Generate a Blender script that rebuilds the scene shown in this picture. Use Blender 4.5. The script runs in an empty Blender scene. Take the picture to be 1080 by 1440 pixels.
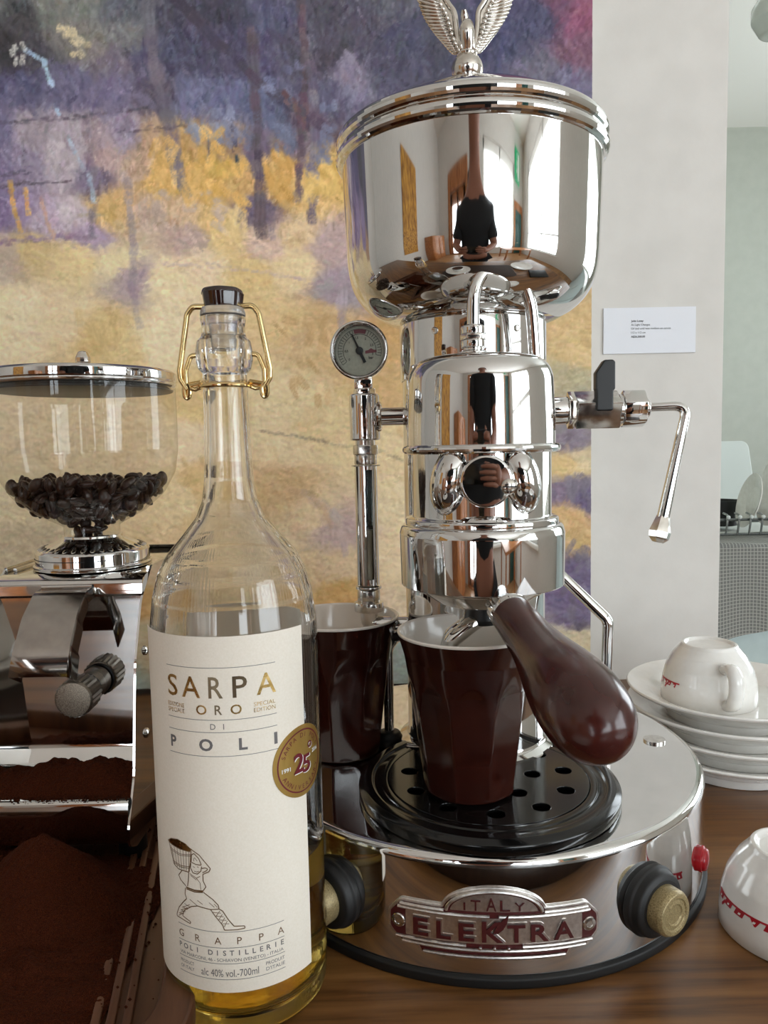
import bpy, bmesh, math, random
import numpy as np
from mathutils import Vector, Matrix, noise

# ------------------------------------------------------------------ camera, sky, exposure
SC = bpy.context.scene
COL = SC.collection
R = math.radians
cam_d = bpy.data.cameras.new('camera'); cam = bpy.data.objects.new('camera', cam_d); COL.objects.link(cam)
cam_d.sensor_fit = 'VERTICAL'; cam_d.sensor_height = 36.0; cam_d.lens = 36.0 * 1060 / 1440
cam_d.clip_start = 0.01
_p, _r = R(5.0), R(1.2)
_f = Vector((0, math.cos(_p), -math.sin(_p))); _u = Vector((0, math.sin(_p), math.cos(_p))); _x = Vector((1, 0, 0))
_xr = _x * math.cos(_r) - _u * math.sin(_r); _ur = _u * math.cos(_r) + _x * math.sin(_r)
cam.matrix_world = Matrix(((_xr.x, _ur.x, -_f.x, 0), (_xr.y, _ur.y, -_f.y, 0), (_xr.z, _ur.z, -_f.z, 0.236), (0, 0, 0, 1)))
SC.camera = cam

world = bpy.data.worlds.new('overcast_sky'); SC.world = world; world.use_nodes = True
_bg = world.node_tree.nodes['Background']
_bg.inputs[0].default_value = (0.885, 0.948, 1.0, 1); _bg.inputs[1].default_value = 6.0
SC.view_settings.view_transform = 'Standard'; SC.view_settings.look = 'None'
SC.view_settings.gamma = 1.0; SC.view_settings.use_curve_mapping = False
SC.view_settings.exposure = 0.27
SC.cycles.use_denoising = True
SC.cycles.max_bounces = 14; SC.cycles.diffuse_bounces = 6; SC.cycles.glossy_bounces = 8
SC.cycles.transmission_bounces = 12; SC.cycles.transparent_max_bounces = 16
SC.cycles.sample_clamp_indirect = 8.0
SC.cycles.blur_glossy = 0.6

def portal(loc, rot, sx, sy):
    d = bpy.data.lights.new('window_portal', 'AREA'); d.shape = 'RECTANGLE'; d.size = sx; d.size_y = sy
    d.cycles.is_portal = True
    o = bpy.data.objects.new('window_portal', d); COL.objects.link(o); o.location = loc; o.rotation_euler = rot
    return o

# ------------------------------------------------------------------ materials
def s2l(c):
    c = c / 255.0
    return c / 12.92 if c <= 0.04045 else ((c + 0.055) / 1.055) ** 2.4
def rgb(r, g, b, k=1.0):
    return (min(1, s2l(r) * k), min(1, s2l(g) * k), min(1, s2l(b) * k), 1)
def mat(name, col, rough=0.5, metal=0.0, **kw):
    m = bpy.data.materials.new(name); m.use_nodes = True
    b = m.node_tree.nodes['Principled BSDF']
    b.inputs['Base Color'].default_value = col; b.inputs['Roughness'].default_value = rough; b.inputs['Metallic'].default_value = metal
    for k, v in kw.items():
        b.inputs[k.replace('_', ' ')].default_value = v
    return m
def nodes(m): return m.node_tree.nodes, m.node_tree.links, m.node_tree.nodes['Principled BSDF']
def vary(m, c1, c2, scale=(10, 10, 10), noise_scale=5, detail=6, bump=0.0, bump_scale=None, lo=0.3, hi=0.7, rough=None, bdist=0.001):
    n, l, b = nodes(m)
    tc = n.new('ShaderNodeTexCoord'); mp = n.new('ShaderNodeMapping'); mp.inputs['Scale'].default_value = scale
    l.new(tc.outputs['Object'], mp.inputs['Vector'])
    nz = n.new('ShaderNodeTexNoise'); nz.inputs['Scale'].default_value = noise_scale; nz.inputs['Detail'].default_value = detail
    l.new(mp.outputs[0], nz.inputs['Vector'])
    cr = n.new('ShaderNodeValToRGB'); cr.color_ramp.elements[0].position = lo; cr.color_ramp.elements[1].position = hi
    cr.color_ramp.elements[0].color = c1; cr.color_ramp.elements[1].color = c2
    l.new(nz.outputs['Fac'], cr.inputs[0]); l.new(cr.outputs[0], b.inputs['Base Color'])
    if rough:
        mr = n.new('ShaderNodeMapRange'); mr.inputs['To Min'].default_value = rough[0]; mr.inputs['To Max'].default_value = rough[1]
        l.new(nz.outputs['Fac'], mr.inputs['Value']); l.new(mr.outputs[0], b.inputs['Roughness'])
    if bump:
        bp = n.new('ShaderNodeBump'); bp.inputs['Strength'].default_value = bump; bp.inputs['Distance'].default_value = bdist
        src = nz
        if bump_scale:
            src = n.new('ShaderNodeTexNoise'); src.inputs['Scale'].default_value = bump_scale; src.inputs['Detail'].default_value = 4
            l.new(tc.outputs['Object'], src.inputs['Vector'])
        l.new(src.outputs['Fac'], bp.inputs['Height']); l.new(bp.outputs[0], b.inputs['Normal'])
    return m

CHROME = mat('chrome', (0.86, 0.85, 0.83, 1), 0.03, 1.0)
vary(CHROME, (0.68, 0.675, 0.665, 1), (0.75, 0.745, 0.735, 1), noise_scale=4, rough=(0.02, 0.05))
STEEL = mat('worn_steel', (0.62, 0.60, 0.57, 1), 0.18, 1.0)
vary(STEEL, (0.5, 0.48, 0.45, 1), (0.72, 0.70, 0.67, 1), noise_scale=30, rough=(0.1, 0.28))
NICKEL = mat('nickel', (0.72, 0.68, 0.62, 1), 0.14, 1.0)
vary(NICKEL, (0.55, 0.51, 0.46, 1), (0.80, 0.77, 0.72, 1), noise_scale=18, rough=(0.08, 0.22))
SMOKE = mat('smoked_steel', (0.42, 0.39, 0.37, 1), 0.12, 1.0)
vary(SMOKE, (0.38, 0.35, 0.33, 1), (0.46, 0.43, 0.40, 1), noise_scale=14, rough=(0.10, 0.2))
GRIME = mat('grimy_steel', (0.3, 0.27, 0.24, 1), 0.35, 0.9)
vary(GRIME, (0.07, 0.05, 0.035, 1), (0.42, 0.37, 0.30, 1), noise_scale=420, detail=3, rough=(0.25, 0.5))
SILVER = mat('nameplate_silver', (0.78, 0.74, 0.71, 1), 0.2, 1.0)
vary(SILVER, (0.62, 0.58, 0.55, 1), (0.82, 0.79, 0.76, 1), noise_scale=60, rough=(0.25, 0.4))
ENAMEL = mat('red_enamel', rgb(68, 13, 14), 0.45)
BLACK = mat('black_plastic', rgb(14, 14, 14), 0.42)
GLOSSBLACK = mat('black_gloss_plastic', rgb(10, 10, 10), 0.14)
RUBBER = mat('black_rubber', rgb(17, 16, 16), 0.55)
BROWNH = mat('brown_bakelite', rgb(70, 28, 22), 0.22, Coat_Weight=0.25, Coat_Roughness=0.15)
vary(BROWNH, rgb(56, 21, 17), rgb(74, 29, 22), noise_scale=6, rough=(0.16, 0.28))
CUPBROWN = mat('brown_glaze', rgb(62, 24, 17), 0.14, Coat_Weight=0.4, Coat_Roughness=0.06)
vary(CUPBROWN, rgb(40, 14, 10), rgb(52, 20, 13), noise_scale=9, rough=(0.1, 0.2))
CERAMIC = mat('white_ceramic', rgb(236, 233, 228), 0.16, Coat_Weight=0.5, Coat_Roughness=0.05)
vary(CERAMIC, rgb(229, 226, 220), rgb(240, 238, 234), noise_scale=8, rough=(0.12, 0.2))
CREAM = mat('cream_glaze', rgb(240, 232, 222), 0.18, Coat_Weight=0.3)
REDPRINT = mat('red_print', rgb(176, 28, 44), 0.3)
REDLAMP = mat('red_plastic', rgb(170, 20, 32), 0.22, Coat_Weight=0.3)
BRASS = mat('gold_wire', (0.83, 0.62, 0.30, 1), 0.16, 1.0)
SEALGOLD = mat('seal_gold', (0.45, 0.28, 0.07, 1), 0.35, 0.55)
GOLDFOIL = mat('gold_foil', (0.80, 0.55, 0.20, 1), 0.25, 1.0)
vary(GOLDFOIL, (0.46, 0.30, 0.10, 1), (0.86, 0.62, 0.26, 1), noise_scale=26, detail=2, rough=(0.2, 0.35))
DARKFOIL = mat('dark_gold_foil', (0.20, 0.15, 0.09, 1), 0.3, 0.7)
GREYINK = mat('grey_ink', rgb(112, 108, 108), 0.5)
INK = mat('black_ink', rgb(35, 34, 36), 0.6)
PAPER = mat('label_paper', rgb(236, 229, 220), 0.55)
vary(PAPER, rgb(244, 235, 220), rgb(250, 242, 229), noise_scale=120, bump=0.05, bdist=0.0003)
BACKPAPER = mat('translucent_paper', rgb(236, 230, 222), 0.6)
_n, _l, _b = nodes(BACKPAPER); _t = _n.new('ShaderNodeBsdfTranslucent'); _t.inputs[0].default_value = rgb(240, 236, 228); _m = _n.new('ShaderNodeMixShader'); _m.inputs[0].default_value = 0.9
_l.new(_b.outputs[0], _m.inputs[1]); _l.new(_t.outputs[0], _m.inputs[2]); _l.new(_m.outputs[0], _n['Material Output'].inputs['Surface'])
WAX = mat('dark_wax', rgb(42, 20, 17), 0.12, Coat_Weight=0.6, Coat_Roughness=0.05)
SEALRED = mat('seal_burgundy', rgb(112, 30, 42), 0.4)
WHITEINK = mat('white_ink', rgb(240, 238, 235), 0.5)
GLASS = mat('bottle_glass', (0.985, 0.99, 0.985, 1), 0.0, 0.0, Transmission_Weight=1.0, IOR=1.47)
FROST = mat('stopper_plastic', (0.85, 0.86, 0.88, 1), 0.22, 0.0, Transmission_Weight=0.85, IOR=1.4)
LIQUID = mat('golden_spirit', (0.98, 0.72, 0.18, 1), 0.0, 0.0, Transmission_Weight=1.0, IOR=1.36)

def thin_clear(name, tint, gloss=0.08, rough=0.02):
    m = bpy.data.materials.new(name); m.use_nodes = True
    n, l = m.node_tree.nodes, m.node_tree.links
    n.remove(n['Principled BSDF'])
    tr = n.new('ShaderNodeBsdfTransparent'); tr.inputs[0].default_value = tint
    gl = n.new('ShaderNodeBsdfGlossy'); gl.inputs['Roughness'].default_value = rough
    lw = n.new('ShaderNodeLayerWeight'); lw.inputs['Blend'].default_value = 0.5
    pw = n.new('ShaderNodeMath'); pw.operation = 'POWER'; pw.inputs[1].default_value = 5.0
    ma = n.new('ShaderNodeMath'); ma.operation = 'MULTIPLY_ADD'; ma.inputs[1].default_value = 0.75; ma.inputs[2].default_value = gloss * 0.55
    mx = n.new('ShaderNodeMixShader')
    l.new(lw.outputs['Facing'], pw.inputs[0]); l.new(pw.outputs[0], ma.inputs[0])
    l.new(ma.outputs[0], mx.inputs[0]); l.new(tr.outputs[0], mx.inputs[1]); l.new(gl.outputs[0], mx.inputs[2])
    l.new(mx.outputs[0], n['Material Output'].inputs['Surface'])
    return m
PANE = thin_clear('window_pane', (0.97, 0.98, 0.98, 1))
HOPPERCLEAR = thin_clear('hopper_clear_plastic', (0.955, 0.95, 0.93, 1))
TUBECLEAR = thin_clear('sight_tube_glass', (0.9, 0.92, 0.92, 1))

WOOD = mat('counter_wood', rgb(128, 92, 62), 0.32)
def wood_nodes(m, dark, mid, light, sx, sy, rough=(0.25, 0.45)):
    n, l, b = nodes(m)
    tc = n.new('ShaderNodeTexCoord'); mp = n.new('ShaderNodeMapping'); mp.inputs['Scale'].default_value = (sx, sy, sy)
    l.new(tc.outputs['Object'], mp.inputs['Vector'])
    n1 = n.new('ShaderNodeTexNoise'); n1.inputs['Scale'].default_value = 1.0; n1.inputs['Detail'].default_value = 8; n1.inputs['Roughness'].default_value = 0.65; n1.inputs['Distortion'].default_value = 0.6
    l.new(mp.outputs[0], n1.inputs['Vector'])
    mp2 = n.new('ShaderNodeMapping'); mp2.inputs['Scale'].default_value = (sx * 6, sy * 7, sy * 7)
    l.new(tc.outputs['Object'], mp2.inputs['Vector'])
    n2 = n.new('ShaderNodeTexNoise'); n2.inputs['Scale'].default_value = 1.0; n2.inputs['Detail'].default_value = 5
    l.new(mp2.outputs[0], n2.inputs['Vector'])
    ad = n.new('ShaderNodeMath'); ad.operation = 'MULTIPLY_ADD'; ad.inputs[1].default_value = 0.4
    l.new(n2.outputs['Fac'], ad.inputs[0]); l.new(n1.outputs['Fac'], ad.inputs[2])
    cr = n.new('ShaderNodeValToRGB'); e = cr.color_ramp.elements
    e[0].position = 0.5; e[0].color = dark; e[1].position = 0.9; e[1].color = light
    k = e.new(0.68); k.color = mid
    l.new(ad.outputs[0], cr.inputs[0]); l.new(cr.outputs[0], b.inputs['Base Color'])
    mr = n.new('ShaderNodeMapRange'); mr.inputs['To Min'].default_value = rough[0]; mr.inputs['To Max'].default_value = rough[1]
    l.new(n2.outputs['Fac'], mr.inputs['Value']); l.new(mr.outputs[0], b.inputs['Roughness'])
    bp = n.new('ShaderNodeBump'); bp.inputs['Strength'].default_value = 0.12; bp.inputs['Distance'].default_value = 0.001
    l.new(ad.outputs[0], bp.inputs['Height']); l.new(bp.outputs[0], b.inputs['Normal'])
wood_nodes(WOOD, rgb(58, 33, 14), rgb(110, 72, 36), rgb(140, 98, 54), 2.2, 38)
TRAYWOOD = mat('tray_wood', rgb(84, 52, 34), 0.4)
wood_nodes(TRAYWOOD, rgb(62, 36, 22), rgb(92, 58, 38), rgb(116, 78, 54), 30, 3, (0.3, 0.5))
FRAMEWOOD = mat('window_wood', rgb(164, 102, 56), 0.4)
wood_nodes(FRAMEWOOD, rgb(120, 70, 36), rgb(165, 104, 58), rgb(186, 126, 76), 14, 14)
FLOORWOOD = mat('floor_wood', rgb(150, 110, 72), 0.45)
wood_nodes(FLOORWOOD, rgb(110, 76, 48), rgb(150, 110, 72), rgb(172, 132, 92), 1.2, 12)
WALLM = mat('white_wall_paint', rgb(232, 228, 222), 0.7)
vary(WALLM, rgb(205, 201, 195), rgb(213, 209, 203), noise_scale=2.5, bump=0.10, bump_scale=90, bdist=0.002)
CEILM = mat('ceiling_paint', rgb(238, 236, 230), 0.8)
KITWALL = mat('kitchen_wall_paint', rgb(208, 214, 206), 0.6)
vary(KITWALL, rgb(168, 171, 160), rgb(174, 177, 166), noise_scale=2)
TEAL = mat('pale_teal_paint', rgb(186, 202, 202), 0.4)
vary(TEAL, rgb(182, 198, 198), rgb(190, 206, 206), noise_scale=4)
COFFEE = mat('ground_coffee', rgb(58, 30, 18), 1.0, Specular_IOR_Level=0.1)
vary(COFFEE, rgb(26, 9, 4), rgb(96, 46, 24), noise_scale=380, detail=5, bump=1.0, bump_scale=700, bdist=0.003)
BEANM = mat('roasted_bean', rgb(58, 36, 26), 0.3)
vary(BEANM, rgb(32, 17, 12), rgb(58, 33, 23), noise_scale=90, rough=(0.22, 0.42))

# ------------------------------------------------------------------ mesh helpers
def mobj(name, vf, m, parent=None, sharp=35, mats=None, fmat=None):
    v, f = vf
    me = bpy.data.meshes.new(name); me.from_pydata([tuple(p) for p in v], [], [tuple(q) for q in f]); me.update()
    if sharp is not None:
        me.polygons.foreach_set('use_smooth', [True] * len(me.polygons)); me.set_sharp_from_angle(angle=R(sharp))
    me.materials.append(m)
    for x in (mats or []): me.materials.append(x)
    if fmat is not None: me.polygons.foreach_set('material_index', fmat)
    o = bpy.data.objects.new(name, me); COL.objects.link(o)
    if parent: o.parent = parent
    return o
def copyo(o, parent=None, loc=None, rot=None):
    c = o.copy(); COL.objects.link(c); c.parent = parent
    if loc is not None: c.location = loc
    if rot is not None: c.rotation_euler = rot
    return c
def tag(o, label=None, cat=None, group=None, kind=None):
    if label: o['label'] = label
    if cat: o['category'] = cat
    if group: o['group'] = group
    if kind: o['kind'] = kind
    return o
def thing(name, label, cat, loc=(0, 0, 0), rz=0.0, group=None):
    o = bpy.data.objects.new(name, None); COL.objects.link(o); o.location = loc; o.rotation_euler = (0, 0, rz)
    o.empty_display_size = 0.02
    return tag(o, label, cat, group)
def part(name, parent):
    o = bpy.data.objects.new(name, None); COL.objects.link(o); o.parent = parent; o.empty_display_size = 0.01
    return o
def J(*vfs):
    V, F = [], []
    for v, f in vfs:
        k = len(V); V += [tuple(p) for p in v]; F += [tuple(i + k for i in q) for q in f]
    return V, F
def T(vf, M):
    return [tuple(M @ Vector(p)) for p in vf[0]], vf[1]
def mv(vf, x, y, z): return T(vf, Matrix.Translation((x, y, z)))
def flip(vf): return vf[0], [tuple(reversed(q)) for q in vf[1]]
def fil(pts, rad, n=6, closed=False):
    """round the corners of a polyline (2D or 3D); rad = number or list"""
    P = [Vector(p) for p in pts]; out = []; N = len(P)
    for i, p in enumerate(P):
        r = rad[i] if isinstance(rad, (list, tuple)) else rad
        if (not closed and i in (0, N - 1)) or r <= 0: out.append(p); continue
        a, b = P[i - 1] - p, P[(i + 1) % N] - p
        la, lb = a.length, b.length
        if la < 1e-9 or lb < 1e-9: out.append(p); continue
        ang = a.angle(b)
        if ang > math.pi - 0.02: out.append(p); continue
        d = min(r / math.tan(ang / 2), la * 0.49, lb * 0.49)
        s, e = p + a / la * d, p + b / lb * d
        for k in range(n + 1):
            t = k / n
            out.append(s * (1 - t) ** 2 + p * 2 * t * (1 - t) + e * t * t)
    return [tuple(q) for q in out]
def cr(pts, n=6):
    """smooth curve through the points"""
    P = [Vector(p) for p in pts]; out = []
    for i in range(len(P) - 1):
        a, b, c, d = P[max(i - 1, 0)], P[i], P[i + 1], P[min(i + 2, len(P) - 1)]
        for k in range(n):
            t = k / n
            out.append(0.5 * ((2 * b) + (c - a) * t + (2 * a - 5 * b + 4 * c - d) * t * t + (3 * b - a - 3 * c + d) * t ** 3))
    out.append(P[-1]); return [tuple(q) for q in out]
def lathe(prof, seg=96, fac=None):
    """prof: list of (r, z); outward normals when going from bottom up on the outside"""
    V, F, rings = [], [], []
    for (r, z) in prof:
        if r < 1e-7: rings.append([len(V)]); V.append((0, 0, z))
        else:
            k = len(V); rings.append(list(range(k, k + seg)))
            for i in range(seg):
                a = 2 * math.pi * i / seg; q = r if fac is None else r * fac(a, r, z)
                V.append((q * math.cos(a), q * math.sin(a), z))
    for A, B in zip(rings, rings[1:]):
        for i in range(seg):
            j = (i + 1) % seg
            if len(A) == 1 and len(B) == 1: continue
            if len(A) == 1: F.append((A[0], B[j], B[i]))
            elif len(B) == 1: F.append((A[i], A[j], B[0]))
            else: F.append((A[i], A[j], B[j], B[i]))
    return V, F
def aim(p, d, up=(0, 0, 1)):
    """matrix taking local +z to direction d at point p"""
    d = Vector(d).normalized(); q = d.to_track_quat('Z', 'Y')
    return Matrix.Translation(p) @ q.to_matrix().to_4x4()
def tube(pts, r, seg=16, closed=False, cap=True):
    P = [Vector(p) for p in pts]; N = len(P); V, F = [], []
    rr = r if isinstance(r, (list, tuple)) else [r] * N
    tg = []
    for i in range(N):
        if closed: t = P[(i + 1) % N] - P[i - 1]
        else: t = P[min(i + 1, N - 1)] - P[max(i - 1, 0)]
        tg.append(t.normalized())
    n = tg[0].orthogonal().normalized(); fr = []
    for i in range(N):
        if i: n = (tg[i - 1].rotation_difference(tg[i])) @ n
        n = (n - tg[i] * n.dot(tg[i])).normalized(); fr.append((n.copy(), tg[i].cross(n)))
    for i in range(N):
        for k in range(seg):
            a = 2 * math.pi * k / seg
            V.append(tuple(P[i] + (fr[i][0] * math.cos(a) + fr[i][1] * math.sin(a)) * rr[i]))
    for i in range(N if closed else N - 1):
        j = (i + 1) % N
        for k in range(seg):
            m = (k + 1) % seg
            F.append((i * seg + k, i * seg + m, j * seg + m, j * seg + k))
    if cap and not closed:
        F.append(tuple(reversed(range(seg)))); F.append(tuple(range((N - 1) * seg, N * seg)))
    return V, F
def box(x0, x1, y0, y1, z0, z1, bev=0.0, seg=3):
    bm = bmesh.new(); bmesh.ops.create_cube(bm, size=1)
    for v in bm.verts:
        v.co = Vector(((x0 + x1) / 2 + v.co.x * (x1 - x0), (y0 + y1) / 2 + v.co.y * (y1 - y0), (z0 + z1) / 2 + v.co.z * (z1 - z0)))
    if bev > 0: bmesh.ops.bevel(bm, geom=list(bm.edges), offset=bev, segments=seg, affect='EDGES', profile=0.5)
    bm.verts.index_update()
    r = [tuple(v.co) for v in bm.verts], [tuple(v.index for v in f.verts) for f in bm.faces]; bm.free(); return r
def hexnut(r, z0, z1, bev=0.0006, n=6, rot=0.0):
    bm = bmesh.new()
    a = [bm.verts.new((r * math.cos(2 * math.pi * i / n + rot), r * math.sin(2 * math.pi * i / n + rot), z0)) for i in range(n)]
    b = [bm.verts.new((v.co.x, v.co.y, z1)) for v in a]
    bm.faces.new(list(reversed(a))); bm.faces.new(b)
    for i in range(n): bm.faces.new((a[i], a[(i + 1) % n], b[(i + 1) % n], b[i]))
    bmesh.ops.bevel(bm, geom=list(bm.edges), offset=bev, segments=2, affect='EDGES', profile=0.5)
    bm.verts.index_update()
    r_ = [tuple(v.co) for v in bm.verts], [tuple(v.index for v in f.verts) for f in bm.faces]; bm.free(); return r_
def ellipsoid(c, rad, seg=32, rings=16):
    pr = [(math.sin(math.pi * i / rings), -math.cos(math.pi * i / rings)) for i in range(rings + 1)]
    pr[0] = (0, -1); pr[-1] = (0, 1)
    v, f = lathe(pr, seg); return [(c[0] + p[0] * rad[0], c[1] + p[1] * rad[1], c[2] + p[2] * rad[2]) for p in v], f
def torus(Rr, r, z=0.0, seg=96, sec=16):
    pr = [(Rr + r * math.cos(2 * math.pi * i / sec), z + r * math.sin(2 * math.pi * i / sec)) for i in range(sec + 1)]
    return lathe(pr, seg)
def eval_curve(cu):
    o = bpy.data.objects.new('tmp', cu); COL.objects.link(o)
    dg = bpy.context.evaluated_depsgraph_get(); dg.update()
    me = o.evaluated_get(dg).to_mesh()
    r = [tuple(v.co) for v in me.vertices], [tuple(p.vertices) for p in me.polygons]
    o.evaluated_get(dg).to_mesh_clear(); bpy.data.objects.remove(o); bpy.data.curves.remove(cu)
    return r
def plate(loops, depth, bevel=0.0):
    """flat plate in xy from outline loops (holes allowed), z from 0 to depth"""
    cu = bpy.data.curves.new('tmp', 'CURVE'); cu.dimensions = '2D'; cu.fill_mode = 'BOTH'; cu.extrude = max(depth / 2 - bevel, 0); cu.bevel_depth = bevel; cu.bevel_resolution = 1
    for L in loops:
        s = cu.splines.new('POLY'); s.points.add(len(L) - 1); s.use_cyclic_u = True
        for p, q in zip(s.points, L): p.co = (q[0], q[1], 0, 1)
    return mv(eval_curve(cu), 0, 0, depth / 2)
def text(s, height, depth=0.0, width=None, bold=0.0, spacing=1.0, align='CENTER'):
    """lettering in the xy plane; cap height = height; bold = outline offset in units of the cap height"""
    cu = bpy.data.curves.new('tmp', 'FONT'); cu.body = s; cu.size = 1.0; cu.offset = bold; cu.space_character = spacing; cu.extrude = 0.001 if depth else 0; cu.resolution_u = 3
    v, f = eval_curve(cu)
    a = np.array(v); k = height / 0.73
    a[:, :2] *= k
    w = a[:, 0].max() - a[:, 0].min(); x0 = a[:, 0].min()
    sx = (width / w) if width else 1.0
    a[:, 0] = (a[:, 0] - x0) * sx - ({'CENTER': w * sx / 2, 'LEFT': 0, 'RIGHT': w * sx}[align])
    if depth: a[:, 2] = np.where(a[:, 2] > 0, depth, 0)
    return [tuple(p) for p in a], f
def densify(vf, size):
    bm = bmesh.new(); vs = [bm.verts.new(p) for p in vf[0]]
    for q in vf[1]:
        try: bm.faces.new([vs[i] for i in q])
        except ValueError: pass
    bmesh.ops.triangulate(bm, faces=list(bm.faces))
    for _ in range(4):
        es = [e for e in bm.edges if abs(e.verts[0].co.x - e.verts[1].co.x) > size]
        if not es: break
        bmesh.ops.subdivide_edges(bm, edges=es, cuts=1)
        bmesh.ops.triangulate(bm, faces=[f for f in bm.faces if len(f.verts) > 3])
    bm.verts.index_update()
    r = [tuple(v.co) for v in bm.verts], [tuple(v.index for v in f.verts) for f in bm.faces]; bm.free(); return r
def wrap(vf, Rad, a0, z0, size=0.004):
    """bend flat (u, v, w) onto a cylinder around z; u = arc length from angle a0 (0 = facing -y, + to the right)"""
    v, f = densify(vf, size)
    out = []
    for (u, h, w) in v:
        a = a0 + u / Rad; r = Rad + w
        out.append((r * math.sin(a), -r * math.cos(a), z0 + h))
    return out, f
def rot_axis_y(vf):  # lathe axis z -> faces -y (front)
    return T(vf, Matrix.Rotation(R(90), 4, 'X'))
def circ(cx, cy, r, n=32): return [(cx + r * math.cos(2 * math.pi * i / n), cy + r * math.sin(2 * math.pi * i / n)) for i in range(n)]

# ------------------------------------------------------------------ the setting
FZ, CZ = -0.90, 1.66          # floor and ceiling, the counter top is z = 0
XL, XR, YR, YB, YF = -2.2, 2.6, -3.0, 0.735, 3.6
def struct(name, vf, m, sharp=35, **kw):
    o = mobj(name, vf, m, None, sharp); o['kind'] = 'structure'; return o
struct('floor', box(XL, XR, YR, YF, FZ - 0.05, FZ), FLOORWOOD)
struct('ceiling', box(XL, XR, YR, YF, CZ, CZ + 0.05), CEILM)
struct('wall_back', box(XL, 0.3305, YB, YB + 0.13, FZ, CZ, 0.003, 2), WALLM)
struct('wall_left', box(XL - 0.1, XL, YR - 0.1, YB + 0.13, FZ, CZ), WALLM)
def wall_with_holes(axis, pos, a0, a1, holes, thick=0.12):
    """wall in the plane axis = pos spanning a0..a1; holes (lo, hi, z0, z1) sorted, not overlapping"""
    out = []; cur = a0
    def bx(u0, u1, z0, z1):
        if u1 - u0 < 1e-4 or z1 - z0 < 1e-4: return
        out.append(box(u0, u1, pos - thick if pos < 0 else pos, pos if pos < 0 else pos + thick, z0, z1) if axis == 'y'
                   else box(pos if pos > 0 else pos - thick, pos + thick if pos > 0 else pos, u0, u1, z0, z1))
    for (lo, hi, z0, z1) in holes:
        bx(cur, lo, FZ, CZ); bx(lo, hi, FZ, z0); bx(lo, hi, z1, CZ); cur = hi
    bx(cur, a1, FZ, CZ)
    return J(*out)
REAR = [(-1.45, -0.62, -0.88, 1.25), (0.25, 1.95, -0.30, 1.45)]
RIGHT = [(-2.5, -0.4, -0.2, 1.45), (1.3, 3.0, 0.05, 1.45)]
struct('wall_rear', wall_with_holes('y', YR, XL - 0.1, XR + 0.12, REAR), WALLM)
struct('wall_right', wall_with_holes('x', XR, YR - 0.1, YF + 0.1, RIGHT), WALLM)
struct('wall_far', box(0.3305, XR, YF, YF + 0.1, FZ, CZ), KITWALL)
struct('wall_kitchen', box(0.20, 0.3305, YB + 0.13, YF, FZ, CZ), KITWALL)
nwin = 0
def window_unit(axis, pos, lo, hi, z0, z1, cols, rows, m, fw=0.06):
    global nwin; nwin += 1
    fr = [(lo, lo + fw, z0, z1), (hi - fw, hi, z0, z1), (lo, hi, z0, z0 + fw), (lo, hi, z1 - fw, z1)]
    for i in range(1, cols): u = lo + (hi - lo) * i / cols; fr.append((u - fw * .4, u + fw * .4, z0, z1))
    for i in range(1, rows): u = z0 + (z1 - z0) * i / rows; fr.append((lo, hi, u - fw * .35, u + fw * .35))
    sgn = -1 if pos < 0 else 1
    def mk(u0, u1, a, b, d0, d1, bv=0.004):
        p0, p1 = sorted((pos + sgn * d0, pos + sgn * d1))
        return box(u0, u1, p0, p1, a, b, bv, 2) if axis == 'y' else box(p0, p1, u0, u1, a, b, bv, 2)
    o = struct('window_%d' % nwin, J(*[mk(u0, u1, a, b, 0.02, 0.08) for (u0, u1, a, b) in fr]), m)
    sill = mobj('window_sill', mk(lo - .05, hi + .05, z0 - .04, z0, -0.06, 0.1), m, o)
    for i in range(cols):
        for j in range(rows):
            u0, u1 = lo + (hi - lo) * i / cols, lo + (hi - lo) * (i + 1) / cols
            a, b = z0 + (z1 - z0) * j / rows, z0 + (z1 - z0) * (j + 1) / rows
            mobj('pane', mk(u0, u1, a, b, 0.048, 0.052, 0), PANE, o)
window_unit('y', YR, *REAR[0], 2, 3, FRAMEWOOD, 0.10)
window_unit('y', YR, *REAR[1], 2, 1, CEILM, 0.06)
window_unit('x', XR, *RIGHT[0], 2, 2, CEILM, 0.06)
window_unit('x', XR, *RIGHT[1], 2, 1, CEILM, 0.06)
portal((-1.035, YR - 0.14, 0.185), (R(90), 0, 0), 0.83, 2.13)
portal((1.10, YR - 0.14, 0.575), (R(90), 0, 0), 1.70, 1.75)
portal((XR + 0.14, -1.45, 0.625), (R(90), 0, R(90)), 2.1, 1.65)
portal((XR + 0.14, 2.15, 0.75), (R(90), 0, R(90)), 1.7, 1.40)

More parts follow.
